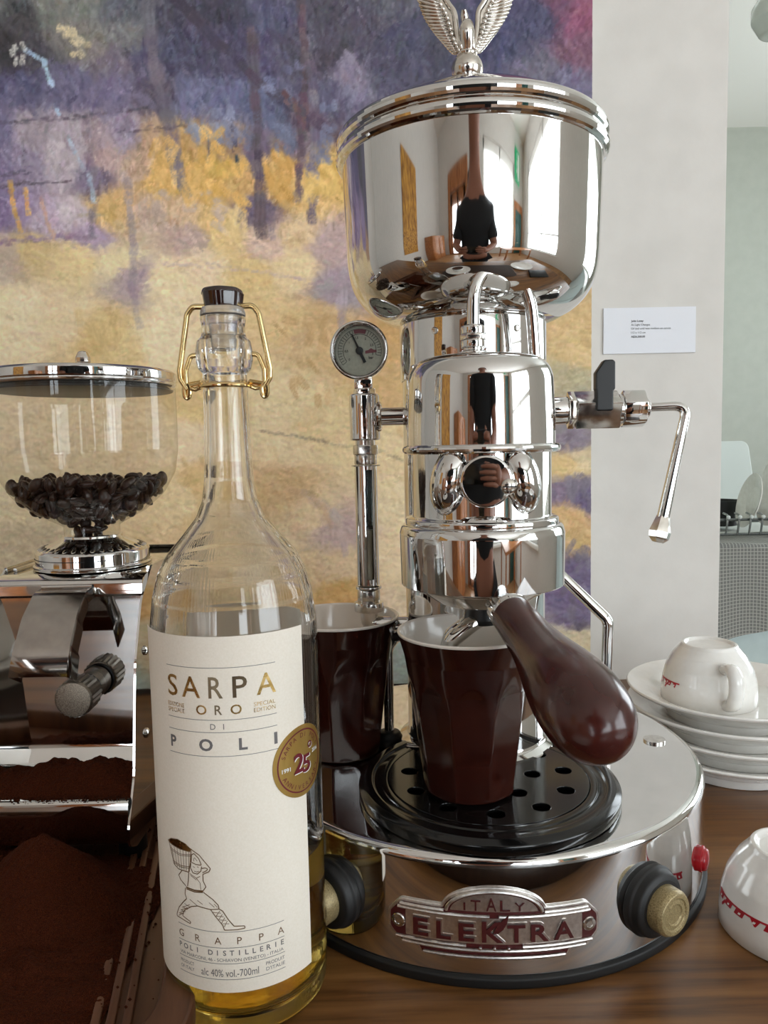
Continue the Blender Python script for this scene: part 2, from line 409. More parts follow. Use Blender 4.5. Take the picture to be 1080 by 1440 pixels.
dr = struct('door_1', box(2.03, 2.47, YR + 0.001, YR + 0.045, FZ, 1.16, 0.003, 2), mat('green_door_paint', rgb(52, 92, 88), 0.45))
for z0, z1 in ((-0.75, 0.0), (0.12, 1.04)): mobj('panel', box(2.10, 2.40, YR + 0.045, YR + 0.055, z0, z1, 0.004, 2), mat('green_panel', rgb(46, 84, 80), 0.45), dr)
mobj('handle', tube(fil([(2.09, YR + .05, 0.10), (2.09, YR + .10, 0.10), (2.19, YR + .10, 0.10)], .015), .009, 12), BRASS, dr)
struct('trim_1', J(box(1.96, 2.03, YR + 0.001, YR + 0.05, FZ, 1.23, .003, 2), box(2.47, 2.54, YR + 0.001, YR + 0.05, FZ, 1.23, .003, 2), box(2.03, 2.47, YR + 0.001, YR + 0.05, 1.16, 1.23, .003, 2)), FRAMEWOOD)
struct('trim_2', J(*[box(x, x + .12, YR + 0.001, YR + 0.04, FZ, 1.37, .004, 2) for x in (-1.57, -0.62)], box(-1.45, -0.62, YR + 0.001, YR + 0.04, 1.25, 1.37, .004, 2)), FRAMEWOOD)
# the wooden worktop the things stand on
ct = mobj('worktop', box(-1.9, 0.62, -0.10, YB, -0.035, 0.0, 0.004, 3), WOOD); tag(ct, 'long brown wooden worktop carrying the coffee machine and the bottle', 'worktop')
cb = thing('counter_cabinet', 'white counter cabinet under the wooden worktop', 'cabinet', (-0.64, 0.34, FZ))
mobj('body', box(-1.22, 1.22, -0.38, 0.38, 0.0, 0.865), CEILM, cb)
for i in range(4):
    d = mobj('door', box(-1.2 + i * .605, -0.61 + i * .605, -0.40, -0.38, 0.08, 0.84, 0.003, 2), CEILM, cb)
    mobj('handle', tube(fil([(-0.66 + i * .605, -0.40, .62), (-0.66 + i * .605, -0.425, .62), (-0.66 + i * .605, -0.425, .74), (-0.66 + i * .605, -0.40, .74)], .01), .005), CHROME, d)

# ------------------------------------------------------------------ the painting
PX0, PX1, PZ0, PZ1, PY = -0.923, 0.197, 0.006, 1.126, 0.715
CTRL = """0 10 95 98 96|30 20 100 102 100|60 30 65 65 70|100 20 115 115 110|150 15 118 120 114|200 30 90 92 104|260 20 75 72 90|330 20 62 58 78|400 30 78 76 108|470 20 68 62 80|530 40 75 68 88|560 20 80 78 95|620 60 62 60 82|700 60 60 60 95|760 30 62 60 95|790 15 105 60 90|820 25 136 66 98|818 75 118 72 98|800 115 102 95 125|765 110 95 90 112
0 70 70 65 75|40 85 50 46 52|80 92 66 62 72|128 68 124 118 112|160 78 128 122 116|200 60 120 118 120|180 100 120 108 124|230 90 85 80 110|280 80 70 68 95|330 80 72 66 95|380 90 80 72 105|440 80 75 70 90|480 90 72 62 80|503 106 126 116 140|540 90 70 65 90|590 60 68 66 95
0 130 85 82 115|60 135 90 86 122|120 130 104 98 132|180 135 112 102 138|240 145 88 78 98|290 150 108 108 144|340 150 98 100 136|400 160 90 94 128|440 165 92 74 94|470 140 85 80 110
20 190 112 106 142|70 190 156 140 152|120 200 172 156 168|160 200 164 142 150|200 190 150 135 160|230 195 180 142 108|260 210 200 150 72|290 200 190 145 84|340 210 170 130 92|372 215 104 88 114|410 230 200 145 62|460 240 218 168 72|430 210 130 110 120
20 240 128 112 150|60 240 144 128 154|110 240 180 164 174|150 250 118 104 132|170 230 186 154 150|210 240 194 158 130|240 250 220 168 80|280 250 214 162 75|330 240 210 158 64|350 260 204 154 82|372 290 104 86 112|400 260 206 154 70|440 270 220 174 98
20 300 128 108 150|50 300 150 128 165|80 310 182 160 180|120 310 200 182 190|140 330 172 146 170|165 300 212 170 92|185 290 216 168 100|220 300 194 164 142|270 300 208 168 124|310 310 220 178 102|280 330 186 154 142|330 330 220 184 112|380 340 208 172 150|430 330 218 182 132|470 340 186 154 150
20 358 188 164 142|60 350 208 178 116|120 360 228 198 132|180 370 230 208 152|198 385 168 144 150|240 390 232 208 156|300 370 228 198 152|360 380 218 182 112|420 370 228 198 142|480 400 160 140 150
30 440 230 210 162|100 450 228 202 152|150 470 216 180 108|180 490 224 192 124|230 480 232 210 162|400 450 222 186 120|430 480 208 172 116|460 440 206 166 108|470 470 214 172 110|560 520 206 164 100|400 540 224 197 142|550 480 204 154 86
30 600 228 202 157|100 600 228 202 152|200 600 222 192 142|260 620 228 200 152|280 560 217 182 112|400 620 228 200 147|450 600 220 190 132|550 640 222 192 137|350 480 226 190 128
250 700 224 194 137|282 680 217 177 110|400 680 208 168 112|440 720 218 188 137|470 740 186 156 146|560 700 224 197 147|20 700 218 198 152
400 800 218 188 137|470 800 212 177 132|560 790 222 192 142|480 835 206 154 80|20 780 202 182 142|250 780 220 186 130
560 850 212 182 142|555 930 150 162 152|540 962 150 166 156|700 900 170 165 140|450 900 200 175 130|200 900 190 165 120|0 900 180 160 120|300 960 150 150 130
800 460 198 162 100|815 480 202 166 105|800 520 166 150 110|822 560 150 140 115|810 610 120 104 120|800 645 204 168 100|822 630 192 168 122|800 680 118 98 120|825 690 92 78 114|800 720 198 152 90|822 760 192 152 90|822 790 92 76 110|810 830 102 82 120|805 870 110 94 126|815 900 204 184 142|830 935 192 172 132|795 895 190 176 140
-120 40 90 96 90|-150 150 96 88 126|-140 260 150 130 168|-200 340 200 170 130|-160 450 226 204 156|-180 650 222 198 150|-160 850 196 172 128|-400 60 80 80 92|-420 240 140 122 160|-400 420 222 196 140|-420 720 220 190 140|-700 100 90 86 110|-700 300 170 130 100|-700 600 222 196 146|-700 880 190 165 125
0 -150 74 72 88|200 -160 66 64 84|420 -150 70 66 92|640 -150 60 58 88|800 -140 110 64 96|0 -450 84 88 92|300 -450 64 62 84|600 -450 68 64 96|800 -480 84 70 104|-400 -300 78 76 92|-700 -500 86 88 96|0 -720 92 94 98|400 -720 70 68 90|800 -720 90 72 104"""
def build_painting():
    rng = np.random.default_rng(7)
    cp = np.array([[float(x) for x in t.split()] for t in CTRL.replace('\n', '|').split('|')])
    xs = np.concatenate([np.arange(PX0, -0.40, 0.0045), np.arange(-0.40, PX1 - 1e-6, 0.00135), [PX1]]); zs = np.concatenate([np.arange(PZ0, 0.66, 0.00135), np.arange(0.66, PZ1 - 1e-6, 0.0045), [PZ1]])
    nx, nz = len(xs), len(zs)
    GX, GZ = np.meshgrid(xs, zs)
    U = 833 + (GX - 0.197) * 1495; V = 100 + (0.5705 - GZ) * 1522 + (0.197 - GX) * 54
    def field(u, v):
        d2 = (u[..., None] - cp[:, 0]) ** 2 + ((v[..., None] - cp[:, 1]) * 1.25) ** 2
        w = 1.0 / (d2 + 60.0) ** 3.0
        return (w @ cp[:, 2:5]) / w.sum(-1, keepdims=True)
    img = np.zeros((nz, nx, 3)); 
    for k in range(0, nz, 80): img[k:k + 80] = field(U[k:k + 80], V[k:k + 80])
    hgt = np.zeros((nz, nx))
    def dab(u, v, lu, lv, ang, col, alpha, h):
        xc = 0.197 + (u - 833) / 1495; zc = 0.5705 - (v - 100 - (0.197 - xc) * 54) / 1522
        rad = max(lu, lv) * 1.1 / 1500
        i0, i1 = np.searchsorted(xs, (xc - rad, xc + rad)); j0, j1 = np.searchsorted(zs, (zc - rad, zc + rad))
        if i1 - i0 < 1 or j1 - j0 < 1: return
        a = (xs[i0:i1] - xc) * 1500; b = -(zs[j0:j1] - zc) * 1500
        A, B = np.meshgrid(a, b); c, s = math.cos(ang), math.sin(ang)
        p = (A * c + B * s) / lu; q = (-A * s + B * c) / lv
        ph = rng.random() * 6
        m = np.clip(1.25 - (p ** 4 + q ** 4) - 0.25 * np.sin(q * 9 + ph) * np.abs(p), 0, 1) * alpha
        m = np.clip(m * (0.55 + 0.8 * rng.random(m.shape)), 0, 1)
        img[j0:j1, i0:i1] = img[j0:j1, i0:i1] * (1 - m[..., None]) + np.array(col) * m[..., None]
        hgt[j0:j1, i0:i1] = hgt[j0:j1, i0:i1] * (1 - m) + m * (h + 0.25 * np.sin(q * 8 + ph))
    def line(pts, wd, col, alpha=0.8, jit=4):
        P = np.array(pts, float)
        for a, b in zip(P, P[1:]):
            L = np.hypot(*(b - a)); n = max(2, int(L / max(wd * 1.2, 5))); an = math.atan2(b[1] - a[1], b[0] - a[0])
            for t in np.linspace(0, 1, n):
                if rng.random() < 0.06: continue
                q = a + (b - a) * t + rng.normal(0, jit * 0.4, 2)
                dab(q[0], q[1], max(wd * 1.6, 6), wd * (0.7 + 0.5 * rng.random()), an + rng.normal(0, 0.12), np.array(col) + rng.normal(0, 12) + rng.normal(0, 5, 3), alpha * (0.45 + 0.55 * rng.random()), 0.6)
    n = 26000
    us = rng.uniform(-845, 836, n); vs = rng.uniform(-745, 965, n)
    keep = (us > -120) & (vs > -60) | (rng.random(n) < 0.35)
    us, vs = us[keep], vs[keep]
    cols = field(us, vs)
    for u, v, c in zip(us, vs, cols):
        top = v < 240
        lu, lv = rng.uniform(4, 24), rng.uniform(2, 9)
        ang = (rng.normal(math.pi / 2, 0.6) if top or rng.random() < 0.25 else rng.normal(0, 0.35))
        sd = 15 if v < 330 else 9
        dab(u, v, lu, lv, ang, c + rng.normal(0, sd) + rng.normal(0, 4, 3), rng.uniform(0.25, 0.8), rng.uniform(0, 1))
    n = 30000
    us, vs = rng.uniform(-30, 836, n), rng.uniform(-10, 965, n)
    cols = field(us, vs)
    for u, v, c in zip(us, vs, cols):
        sd = 17 if v < 340 else 9
        ang = rng.normal(math.pi / 2, 0.7) if v < 330 else rng.normal(0.1, 0.6)
        dab(u, v, rng.uniform(2.5, 9), rng.uniform(1.2, 3.0), ang, c + rng.normal(0, sd) + rng.normal(0, 4, 3), rng.uniform(0.2, 0.65), rng.uniform(0, 1))
    D, D2, BL = (66, 54, 76), (92, 66, 84), (96, 86, 116)
    line([(236, 30), (243, 110), (256, 175), (262, 225), (272, 265)], 10, (112, 102, 118), 0.7)
    line([(375, 60), (374, 150), (376, 240), (378, 330)], 8.5, (94, 80, 92), 0.95); line([(390, 300), (394, 325)], 6, (120, 104, 120), 0.7)
    line([(442, 20), (444, 110), (438, 190), (430, 275)], 5.5, (98, 74, 88), 0.95); line([(452, 90), (456, 190), (452, 250), (446, 300)], 7, (112, 98, 118), 0.85)
    line([(340, 165), (345, 200), (349, 245)], 2.4, (66, 62, 84), 0.9); line([(310, 190), (308, 225)], 2.0, (110, 108, 120), 0.7)
    line([(270, 10), (330, 75), (390, 130), (440, 165), (480, 190)], 8, D, 0.75)
    line([(415, 135), (432, 155), (440, 180)], 4, (104, 62, 70), 0.8)
    line([(196, 250), (198, 300), (201, 350), (197, 400), (203, 450)], 6, (150, 132, 142), 0.5)
    line([(146, 180), (150, 250), (146, 330)], 5, (122, 108, 126), 0.55)
    line([(0, 182), (60, 178), (140, 172), (235, 155)], 2.0, (72, 62, 78), 0.5); line([(195, 190), (280, 182)], 1.8, (80, 66, 78), 0.5)
    line([(0, 255), (60, 248)], 1.8, (74, 62, 78), 0.6); line([(0, 272), (60, 262), (115, 258)], 1.8, (80, 68, 82), 0.6)
    line([(0, 345), (60, 338), (140, 333)], 3, (140, 112, 140), 0.7); line([(215, 375), (270, 368), (330, 372), (400, 380), (460, 392)], 2.2, (186, 158, 156), 0.4)
    line([(70, 85), (92, 100), (99, 130), (107, 165)], 3.5, (150, 178, 206), 0.9, 2); line([(118, 195), (130, 228), (146, 252), (149, 285)], 3.5, (160, 176, 190), 0.7, 2)
    line([(36, 262), (40, 300), (47, 330)], 4, (218, 160, 70), 0.85, 2); line([(56, 272), (58, 300)], 3.5, (220, 165, 80), 0.85, 2); line([(76, 280), (90, 335)], 3, (205, 160, 130), 0.8, 2)
    line([(0, 98), (55, 92)], 7, (44, 40, 46), 0.7)
    line([(490, 380), (484, 460)], 7, (158, 142, 152), 0.5); line([(432, 690), (470, 720), (482, 770)], 7, (184, 158, 150), 0.55); line([(385, 680), (440, 690), (462, 730)], 5, (196, 160, 110), 0.5)
    line([(370, 600), (440, 612), (520, 625), (570, 640)], 1.8, (160, 140, 110), 0.6)
    for (u0, u1, v0, v1, cc, k) in ((400, 432, 185, 215, (104, 110, 140), 14), (285, 335, 178, 200, (128, 134, 158), 18), (330, 368, 178, 205, (110, 112, 140), 10), (458, 480, 180, 225, (112, 116, 148), 10), (60, 140, 105, 165, (98, 92, 124), 16), (150, 235, 110, 175, (116, 106, 136), 22), (320, 350, 160, 190, (132, 136, 166), 8), (90, 140, 195, 245, (182, 168, 172), 16), (230, 330, 270, 335, (192, 164, 146), 26), (330, 360, 290, 330, (222, 186, 116), 12)):
        for _ in range(k): dab(rng.uniform(u0, u1), rng.uniform(v0, v1), rng.uniform(5, 13), rng.uniform(2.5, 6), rng.normal(1.3, .6), np.array(cc) + rng.normal(0, 10), 0.6, rng.uniform(.3, 1))
    for (u, v, c) in ((500, 100, (136, 126, 150)), (506, 140, (120, 116, 144)), (390, 130, (112, 118, 156)), (428, 90, (104, 102, 136)), (340, 165, (130, 134, 166)), (470, 160, (112, 116, 148)), (408, 175, (104, 112, 146)), (126, 68, (214, 192, 140)), (146, 74, (190, 172, 132)), (60, 92, (210, 206, 196))):
        for _ in range(5): dab(u + rng.normal(0, 7), v + rng.normal(0, 8), rng.uniform(4, 9), rng.uniform(3, 7), rng.normal(1.2, .5), np.array(c) + rng.normal(0, 8), 0.7, 1.0)
    for (u0, u1, v0, v1, cc, k) in ((300, 360, 185, 290, (226, 170, 72), 26), (385, 420, 215, 280, (214, 156, 66), 16), (228, 300, 200, 285, (222, 170, 84), 22), (440, 478, 235, 270, (224, 178, 84), 14), (395, 470, 430, 560, (206, 162, 100), 18), (555, 600, 460, 600, (206, 162, 100), 14), (795, 830, 820, 880, (106, 94, 112), 14), (795, 832, 660, 700, (108, 98, 114), 14), (790, 832, 760, 800, (108, 98, 114), 9), (120, 180, 440, 500, (216, 182, 112), 14), (255, 300, 640, 760, (216, 178, 112), 14)):
        for _ in range(k): dab(rng.uniform(u0, u1), rng.uniform(v0, v1), rng.uniform(6, 16), rng.uniform(3, 7), rng.normal(1.4, .5), np.array(cc) + rng.normal(0, 11), 0.6, rng.uniform(.3, 1))
    lum = img @ np.array([0.3, 0.59, 0.11])
    img = lum[..., None] + (img - lum[..., None]) * 0.80
    pale = np.clip((lum - 130) / 70, 0, 1)[..., None]
    img = img + pale * np.array([5.0, 5.0, 7.0])
    img = np.clip(img, 0, 255) / 255.0
    lin = np.where(img <= 0.04045, img / 12.92, ((img + 0.055) / 1.055) ** 2.4) * PAINT_K
    root = thing('painting', 'large oil painting of purple trees over a golden yellow field', 'painting', (0, PY, PZ0))
    verts = np.stack([GX, -0.0011 * hgt, GZ - PZ0], -1).reshape(-1, 3)
    idx = np.arange(nx * nz).reshape(nz, nx)
    F = np.stack([idx[:-1, :-1], idx[:-1, 1:], idx[1:, 1:], idx[1:, :-1]], -1).reshape(-1, 4)
    me = bpy.data.meshes.new('canvas'); me.vertices.add(len(verts)); me.vertices.foreach_set('co', verts.ravel().astype(np.float32))
    me.loops.add(F.size); me.loops.foreach_set('vertex_index', F.ravel().astype(np.int32))
    me.polygons.add(len(F)); me.polygons.foreach_set('loop_start', np.arange(0, F.size, 4, dtype=np.int32))
    me.update(calc_edges=True); me.validate()
    me.polygons.foreach_set('use_smooth', [True] * len(F))
    at = me.color_attributes.new('paint', 'FLOAT_COLOR', 'POINT')
    at.data.foreach_set('color', np.concatenate([lin.reshape(-1, 3), np.ones((nx * nz, 1))], 1).ravel().astype(np.float32))
    m = mat('oil_paint', (1, 1, 1, 1), 0.55); n_, l_, b_ = nodes(m)
    an = n_.new('ShaderNodeAttribute'); an.attribute_name = 'paint'
    tc = n_.new('ShaderNodeTexCoord'); nz_ = n_.new('ShaderNodeTexNoise'); nz_.inputs['Scale'].default_value = 260; nz_.inputs['Detail'].default_value = 5
    l_.new(tc.outputs['Object'], nz_.inputs['Vector'])
    hs = n_.new('ShaderNodeHueSaturation'); mr = n_.new('ShaderNodeMapRange'); mr.inputs['To Min'].default_value = 0.92; mr.inputs['To Max'].default_value = 1.09
    l_.new(nz_.outputs['Fac'], mr.inputs['Value']); l_.new(mr.outputs[0], hs.inputs['Value']); l_.new(an.outputs['Color'], hs.inputs['Color']); l_.new(hs.outputs[0], b_.inputs['Base Color'])
    bp = n_.new('ShaderNodeBump'); bp.inputs['Strength'].default_value = 0.16; bp.inputs['Distance'].default_value = 0.001
    l_.new(nz_.outputs['Fac'], bp.inputs['Height']); l_.new(bp.outputs[0], b_.inputs['Normal'])
    me.materials.append(m)
    o = bpy.data.objects.new('canvas', me); COL.objects.link(o); o.parent = root
    mobj('stretcher', box(PX0, PX1, 0.0009, YB - PY - 0.0005, 0, PZ1 - PZ0), mat('canvas_edge', rgb(190, 184, 174), 0.8), root)
PAINT_K = 1.27
build_painting()

# the caption card beside the painting
cd = thing('caption_card', 'small white printed card fixed to the wall beside the painting', 'card', (0.2578, YB, 0.341))
mobj('sheet', box(-0.0442, 0.0442, -0.0016, -0.0002, -0.0216, 0.0216, 0.0001, 1), mat('card_paper', rgb(224, 226, 232), 0.5), cd)
def wtext(s, x, z, h, bold=0.0, width=None, m=INK):
    v, f = text(s, h, 0, width, bold, align='LEFT'); return [(x + p[0], -0.0018, z + p[1]) for p in v], f
mobj('lettering', J(wtext('John Lovay', -0.0178, 0.0082, 0.0019, 0.02), wtext('As Light Changes', -0.0178, 0.0046, 0.0019), wtext('Oil and cold wax medium on canvas', -0.0178, 0.0010, 0.0019), wtext('112 x 112 cm', -0.0178, -0.0028, 0.0019), wtext('A$26,500.00', -0.0178, -0.0066, 0.0019, 0.02)), INK, cd, None)

# ------------------------------------------------------------------ the espresso machine
MO, MA = Vector((0.052, 0.434, 0)), R(-3.75)
EM = thing('espresso_machine', 'tall chrome lever style espresso machine with round base and winged finial', 'coffee machine', MO, MA)
_inv = Matrix.Rotation(-MA, 4, 'Z') @ Matrix.Translation(-MO)
def ml(x, y, z): return tuple(_inv @ Vector((x, y, z)))
BR, BH = 0.125, 0.0585
base = mobj('base', lathe([(0.0, 0.004), (BR - 0.002, 0.004)] + fil([(BR, 0.004), (BR, BH), (0.10, BH)], [0, 0.0045, 0], 10)[0:] + [(0.0, BH)], 192), CHROME, EM, 40)
mobj('rubber_ring', lathe(fil([(0.118, 0.0), (0.1270, 0.0), (0.1270, 0.0045), (0.1251, 0.0055)], [0, 0.0012, 0.0012, 0], 4), 160), RUBBER, base)
mobj('plug', J(T(lathe([(0.0062, 0), (0.0062, 0.0012), (0.005, 0.0014), (0, 0.0012)], 32), Matrix.Translation((ml(0.1575, 0.4335, BH))))), STEEL, base)
# drip tray and grille
TC = Vector(ml(0.0505, 0.376, BH))
tray = mobj('drip_tray', mv(lathe(fil([(0.0, 0.0003), (0.0662, 0.0003), (0.0665, 0.005), (0.0635, 0.0072), (0.0595, 0.0072), (0.0585, 0.0058), (0.0555, 0.0058), (0.0550, 0.0066), (0.0515, 0.0066), (0.0510, 0.0040), (0.0, 0.0030)], [0, .0005, .0015, .0012, .0008, .0004, .0004, .0005, .0005, 0, 0], 3), 128), *TC), GLOSSBLACK, EM, 50)
holes = []
for k in range(11):
    a = 2 * math.pi * (k + 0.3) / 11; holes.append(circ(0.0405 * math.cos(a), 0.0405 * math.sin(a), 0.0046, 24))
for k in range(6):
    a = 2 * math.pi * (k + 0.1) / 6; holes.append(circ(0.0235 * math.cos(a), 0.0235 * math.sin(a), 0.0046, 24))
gr = mobj('grille', mv(plate([circ(0, 0, 0.0508, 96)] + holes, 0.0016, 0.0003), TC.x, TC.y, TC.z + 0.0052), GLOSSBLACK, tray, 40)
TRAYTOP = BH + 0.0068
# nameplate
def npl(x0, x1, y0, y1, r): return fil([(x0, y0), (x1, y0), (x1, y1), (x0, y1)], r, 5, True)
NR, NZ = BR, 0.0268
NA = 0.0
mid_out = [(-0.0465, -0.004), (-0.0465, 0.004), (-0.041, 0.0098), (-0.0225, 0.0092)]
arch = [(0.0225 * math.sin(t), 0.0085 + 0.0105 * math.cos(t)) for t in np.linspace(-1.45, 1.45, 22)]
right = [(0.0225, 0.0092), (0.041, 0.0098), (0.0465, 0.004), (0.0465, -0.004), (0.041, -0.0098), (0.033, -0.0100), (0.032, -0.0132), (-0.032, -0.0132), (-0.033, -0.0100), (-0.041, -0.0098)]
outline = mid_out[:-1] + arch + right[1:]
outline = fil(outline, 0.0035, 3, True)
def shrink(L, d):
    P = [Vector(p) for p in L]; o = []
    for i, p in enumerate(P):
        t = (P[(i + 1) % len(P)] - P[i - 1]); t.normalize(); o.append((p.x + t.y * d, p.y - t.x * d))
    return o
np_ = mobj('nameplate', wrap(plate([outline], 0.0012, 0.0003), NR, NA, NZ), SILVER, EM, 40); tag(np_, 'silver nameplate with dark red lettering')
mobj('enamel_field', wrap(mv(plate([shrink(outline, 0.0009)], 0.0004), 0, 0, 0.0011), NR, NA, NZ), ENAMEL, np_, 40)
fieldtop = 0.0015
bars = [npl(-0.0385, 0.0385, -0.0062, 0.0060, 0.0006)]
bd = [wrap(mv(plate([b], 0.0005), 0, 0, fieldtop - 0.0002), NR, NA, NZ) for b in bars]
def rail(u0, u1, v, r=0.0008):
    pts = [(u, v, fieldtop + 0.0004) for u in np.linspace(u0, u1, 24)]
    return [( (NR + w) * math.sin(u / NR), -(NR + w) * math.cos(u / NR), NZ + h) for (u, h, w) in pts]
rails = []
for (u0, u1, v) in ((-0.041, -0.0215, 0.0082), (0.0215, 0.041, 0.0082), (-0.042, -0.002, 0.0066), (0.002, 0.042, 0.0066), (-0.043, -0.012, -0.0070), (0.012, 0.043, -0.0070), (-0.040, 0.040, -0.0088), (-0.0305, 0.0305, -0.0118)):
    rails.append(tube(rail(u0, u1, v), 0.00075, 8))
ar = [(0.0205 * math.sin(t), 0.0078 + 0.0102 * math.cos(t)) for t in np.linspace(-1.5, 1.5, 30)]
rails.append(tube([((NR + fieldtop + .0004) * math.sin(u / NR), -(NR + fieldtop + .0004) * math.cos(u / NR), NZ + h) for (u, h) in ar], 0.0008, 8))
inner_arch = [(0.0188 * math.sin(t), 0.0080 + 0.0086 * math.cos(t)) for t in np.linspace(-1.5, 1.5, 24)]
mobj('raised_border', J(wrap(mv(plate([npl(-0.0385, 0.0385, -0.0060, 0.0056, 0.0006)], 0.0005), 0, 0, fieldtop - 0.0003), NR, NA, NZ), wrap(mv(plate([inner_arch], 0.0004), 0, 0, fieldtop - 0.0003), NR, NA, NZ), *rails, *[T(lathe([(0.0007, 0), (0.0007, .001), (0, .0013)], 10), aim(((NR + .0015) * math.sin(u / NR), -(NR + .0015) * math.cos(u / NR), NZ - 0.0078), (math.sin(u / NR), -math.cos(u / NR), 0))) for u in (-.006, 0, .006)]), SILVER, np_, 40)
LET = [('E', -0.0315), ('L', -0.0215), ('E', -0.0118), ('K', -0.0008), ('T', 0.0092), ('R', 0.0192), ('A', 0.0298)]
red, sil = [], []
for ch, u in LET:
    k = 0.0094 if ch == 'K' else 0.0080
    w = {'E': 0.0066, 'L': 0.0062, 'K': 0.0090, 'T': 0.0076, 'R': 0.0076, 'A': 0.0088}[ch]
    red.append(mv(text(ch, k, 0.0005, w, 0.02), u, -0.0043, 0.0005)); sil.append(mv(text(ch, k, 0.0006, w + 0.0010, 0.05), u + 0.0004, -0.0039, 0.0))
leaf = [(0.0002, -0.0005), (0.0018, 0.0030), (0.0042, 0.0056), (0.0068, 0.0078), (0.0062, 0.0046), (0.0046, 0.0016), (0.0022, -0.0004)]
red.append(mv(plate([leaf], 0.0006), -0.0008, 0.0, 0.0005))
mobj('letter_outlines', wrap(mv(J(*sil), 0, 0, fieldtop), NR, NA, NZ), SILVER, np_, None)
mobj('lettering', wrap(mv(J(*red), 0, 0, fieldtop + 0.0003), NR, NA, NZ), ENAMEL, np_, None)
it = [mv(text(ch, h, 0.0004, 0.0042, 0.0), u, 0.0092, 0.0002) for ch, u, h in (('I', -0.0125, 0.0036), ('T', -0.0078, 0.0050), ('A', -0.0012, 0.0062), ('L', 0.0046, 0.0052), ('Y', 0.0108, 0.0040))]
it[0] = mv(text('I', 0.0036, 0.0004, 0.0008), -0.0125, 0.0092, 0.0002)
mobj('arch_lettering', wrap(mv(J(*it), 0, 0, fieldtop), NR, NA, NZ), ENAMEL, np_, None)
for s in (-1, 1):
    u = s * 0.0418
    M_ = aim(((NR + .0014) * math.sin(u / NR), -(NR + .0014) * math.cos(u / NR), NZ), (math.sin(u / NR), -math.cos(u / NR), 0))
    sc_ = mobj('screw', T(lathe([(0.0032, 0), (0.0032, 0.0006), (0.0028, 0.001), (0.0016, 0.0012), (0.0014, 0.0008), (0.0, 0.0008)], 32), M_), STEEL, np_)
# knobs on the base
def base_knob(ang, z):
    d = (math.sin(ang), -math.cos(ang), 0); M_ = aim((d[0] * (BR - .001), d[1] * (BR - .001), z), d)
    k = mobj('control_knob', T(lathe(fil([(0, 0), (0.0160, 0), (0.0163, 0.0035), (0.0154, 0.0045), (0.0152, 0.0050), (0.0146, 0.0078), (0.0120, 0.0088), (0, 0.0088)], [0, .001, .0012, .0004, .0004, .002, .001, 0], 4), 64), M_), RUBBER, EM)
    mobj('cap', T(lathe(fil([(0.0, 0.008), (0.0104, 0.008), (0.0104, 0.0142), (0.0092, 0.0160), (0.0074, 0.0160), (0.0069, 0.0153), (0.0048, 0.0157), (0.0043, 0.0151), (0, 0.0153)], [0, 0, .0012, .0008, .0003, .0003, .0003, .0003, 0], 3), 48), M_), CAPM, k)
CAPM = mat('yellowed_cap', rgb(150, 132, 92), 0.3, 0.35)
vary(CAPM, rgb(120, 104, 70), rgb(178, 160, 118), noise_scale=160, rough=(0.2, 0.45), bump=0.3, bdist=0.0006)
base_knob(R(-35.5), 0.0285); base_knob(R(35.0), 0.0278)
d_ = (math.sin(R(60)), -math.cos(R(60)), 0)
mobj('indicator_lamp', T(lathe(fil([(0, 0), (0.0062, 0), (0.0066, 0.003), (0.0058, 0.0030), (0.0052, 0.0050), (0, 0.0060)], [0, 0, .001, .0005, .002, 0], 4), 40), aim((d_[0] * (BR - .001), d_[1] * (BR - .001), 0.0250), d_)), REDLAMP, EM)
# column
colm = mobj('column', lathe([(0.0, BH), (0.046, BH)] + fil([(0.046, BH), (0.046, BH + 0.006), (0.0400, BH + 0.009), (0.0400, 0.287)], [0, .002, .003, 0], 5) + [(0.0400, 0.300), (0, 0.300)], 128), CHROME, EM)
mobj('collar', lathe(fil([(0.0402, 0.272), (0.0412, 0.272), (0.0412, 0.3025), (0.036, 0.306)], [0, .0006, .0006, 0], 3), 128), CHROME, colm)
for s in (-1, 1):
    a = R(s * 31)
    mobj('screw_hole', T(lathe([(0.0, 0.0004), (0.0010, 0.0003), (0.0018, 0.0006), (0.0019, 0.0), (0.0015, -0.0008)], 20), aim((0.0412 * math.sin(a), -0.0412 * math.cos(a), 0.2955), (math.sin(a), -math.cos(a), 0))), STEEL, colm)
# upper bowl with double rim
bowlp = cr([(0.034, 0.3033), (0.0443, 0.3043), (0.0530, 0.3080), (0.0602, 0.3136), (0.0648, 0.3195), (0.0677, 0.3262), (0.0692, 0.3345), (0.0699, 0.346), (0.0706, 0.366), (0.0714, 0.391)], 6)
bowl = mobj('bowl', lathe([(0.0, 0.3035)] + bowlp + [(0.0, 0.392)], 192), CHROME, EM, 50)
mobj('rim', J(torus(0.0706, 0.0040, 0.3920, 160, 20), torus(0.0698, 0.0044, 0.4000, 160, 20)), CHROME, bowl, None)
lid = mobj('lid', lathe(cr([(0.0700, 0.4000), (0.066, 0.4062), (0.052, 0.4150), (0.032, 0.4235), (0.014, 0.4290), (0.006, 0.4330), (0.0045, 0.4360), (0.0, 0.4365)], 5), 128), CHROME, EM)
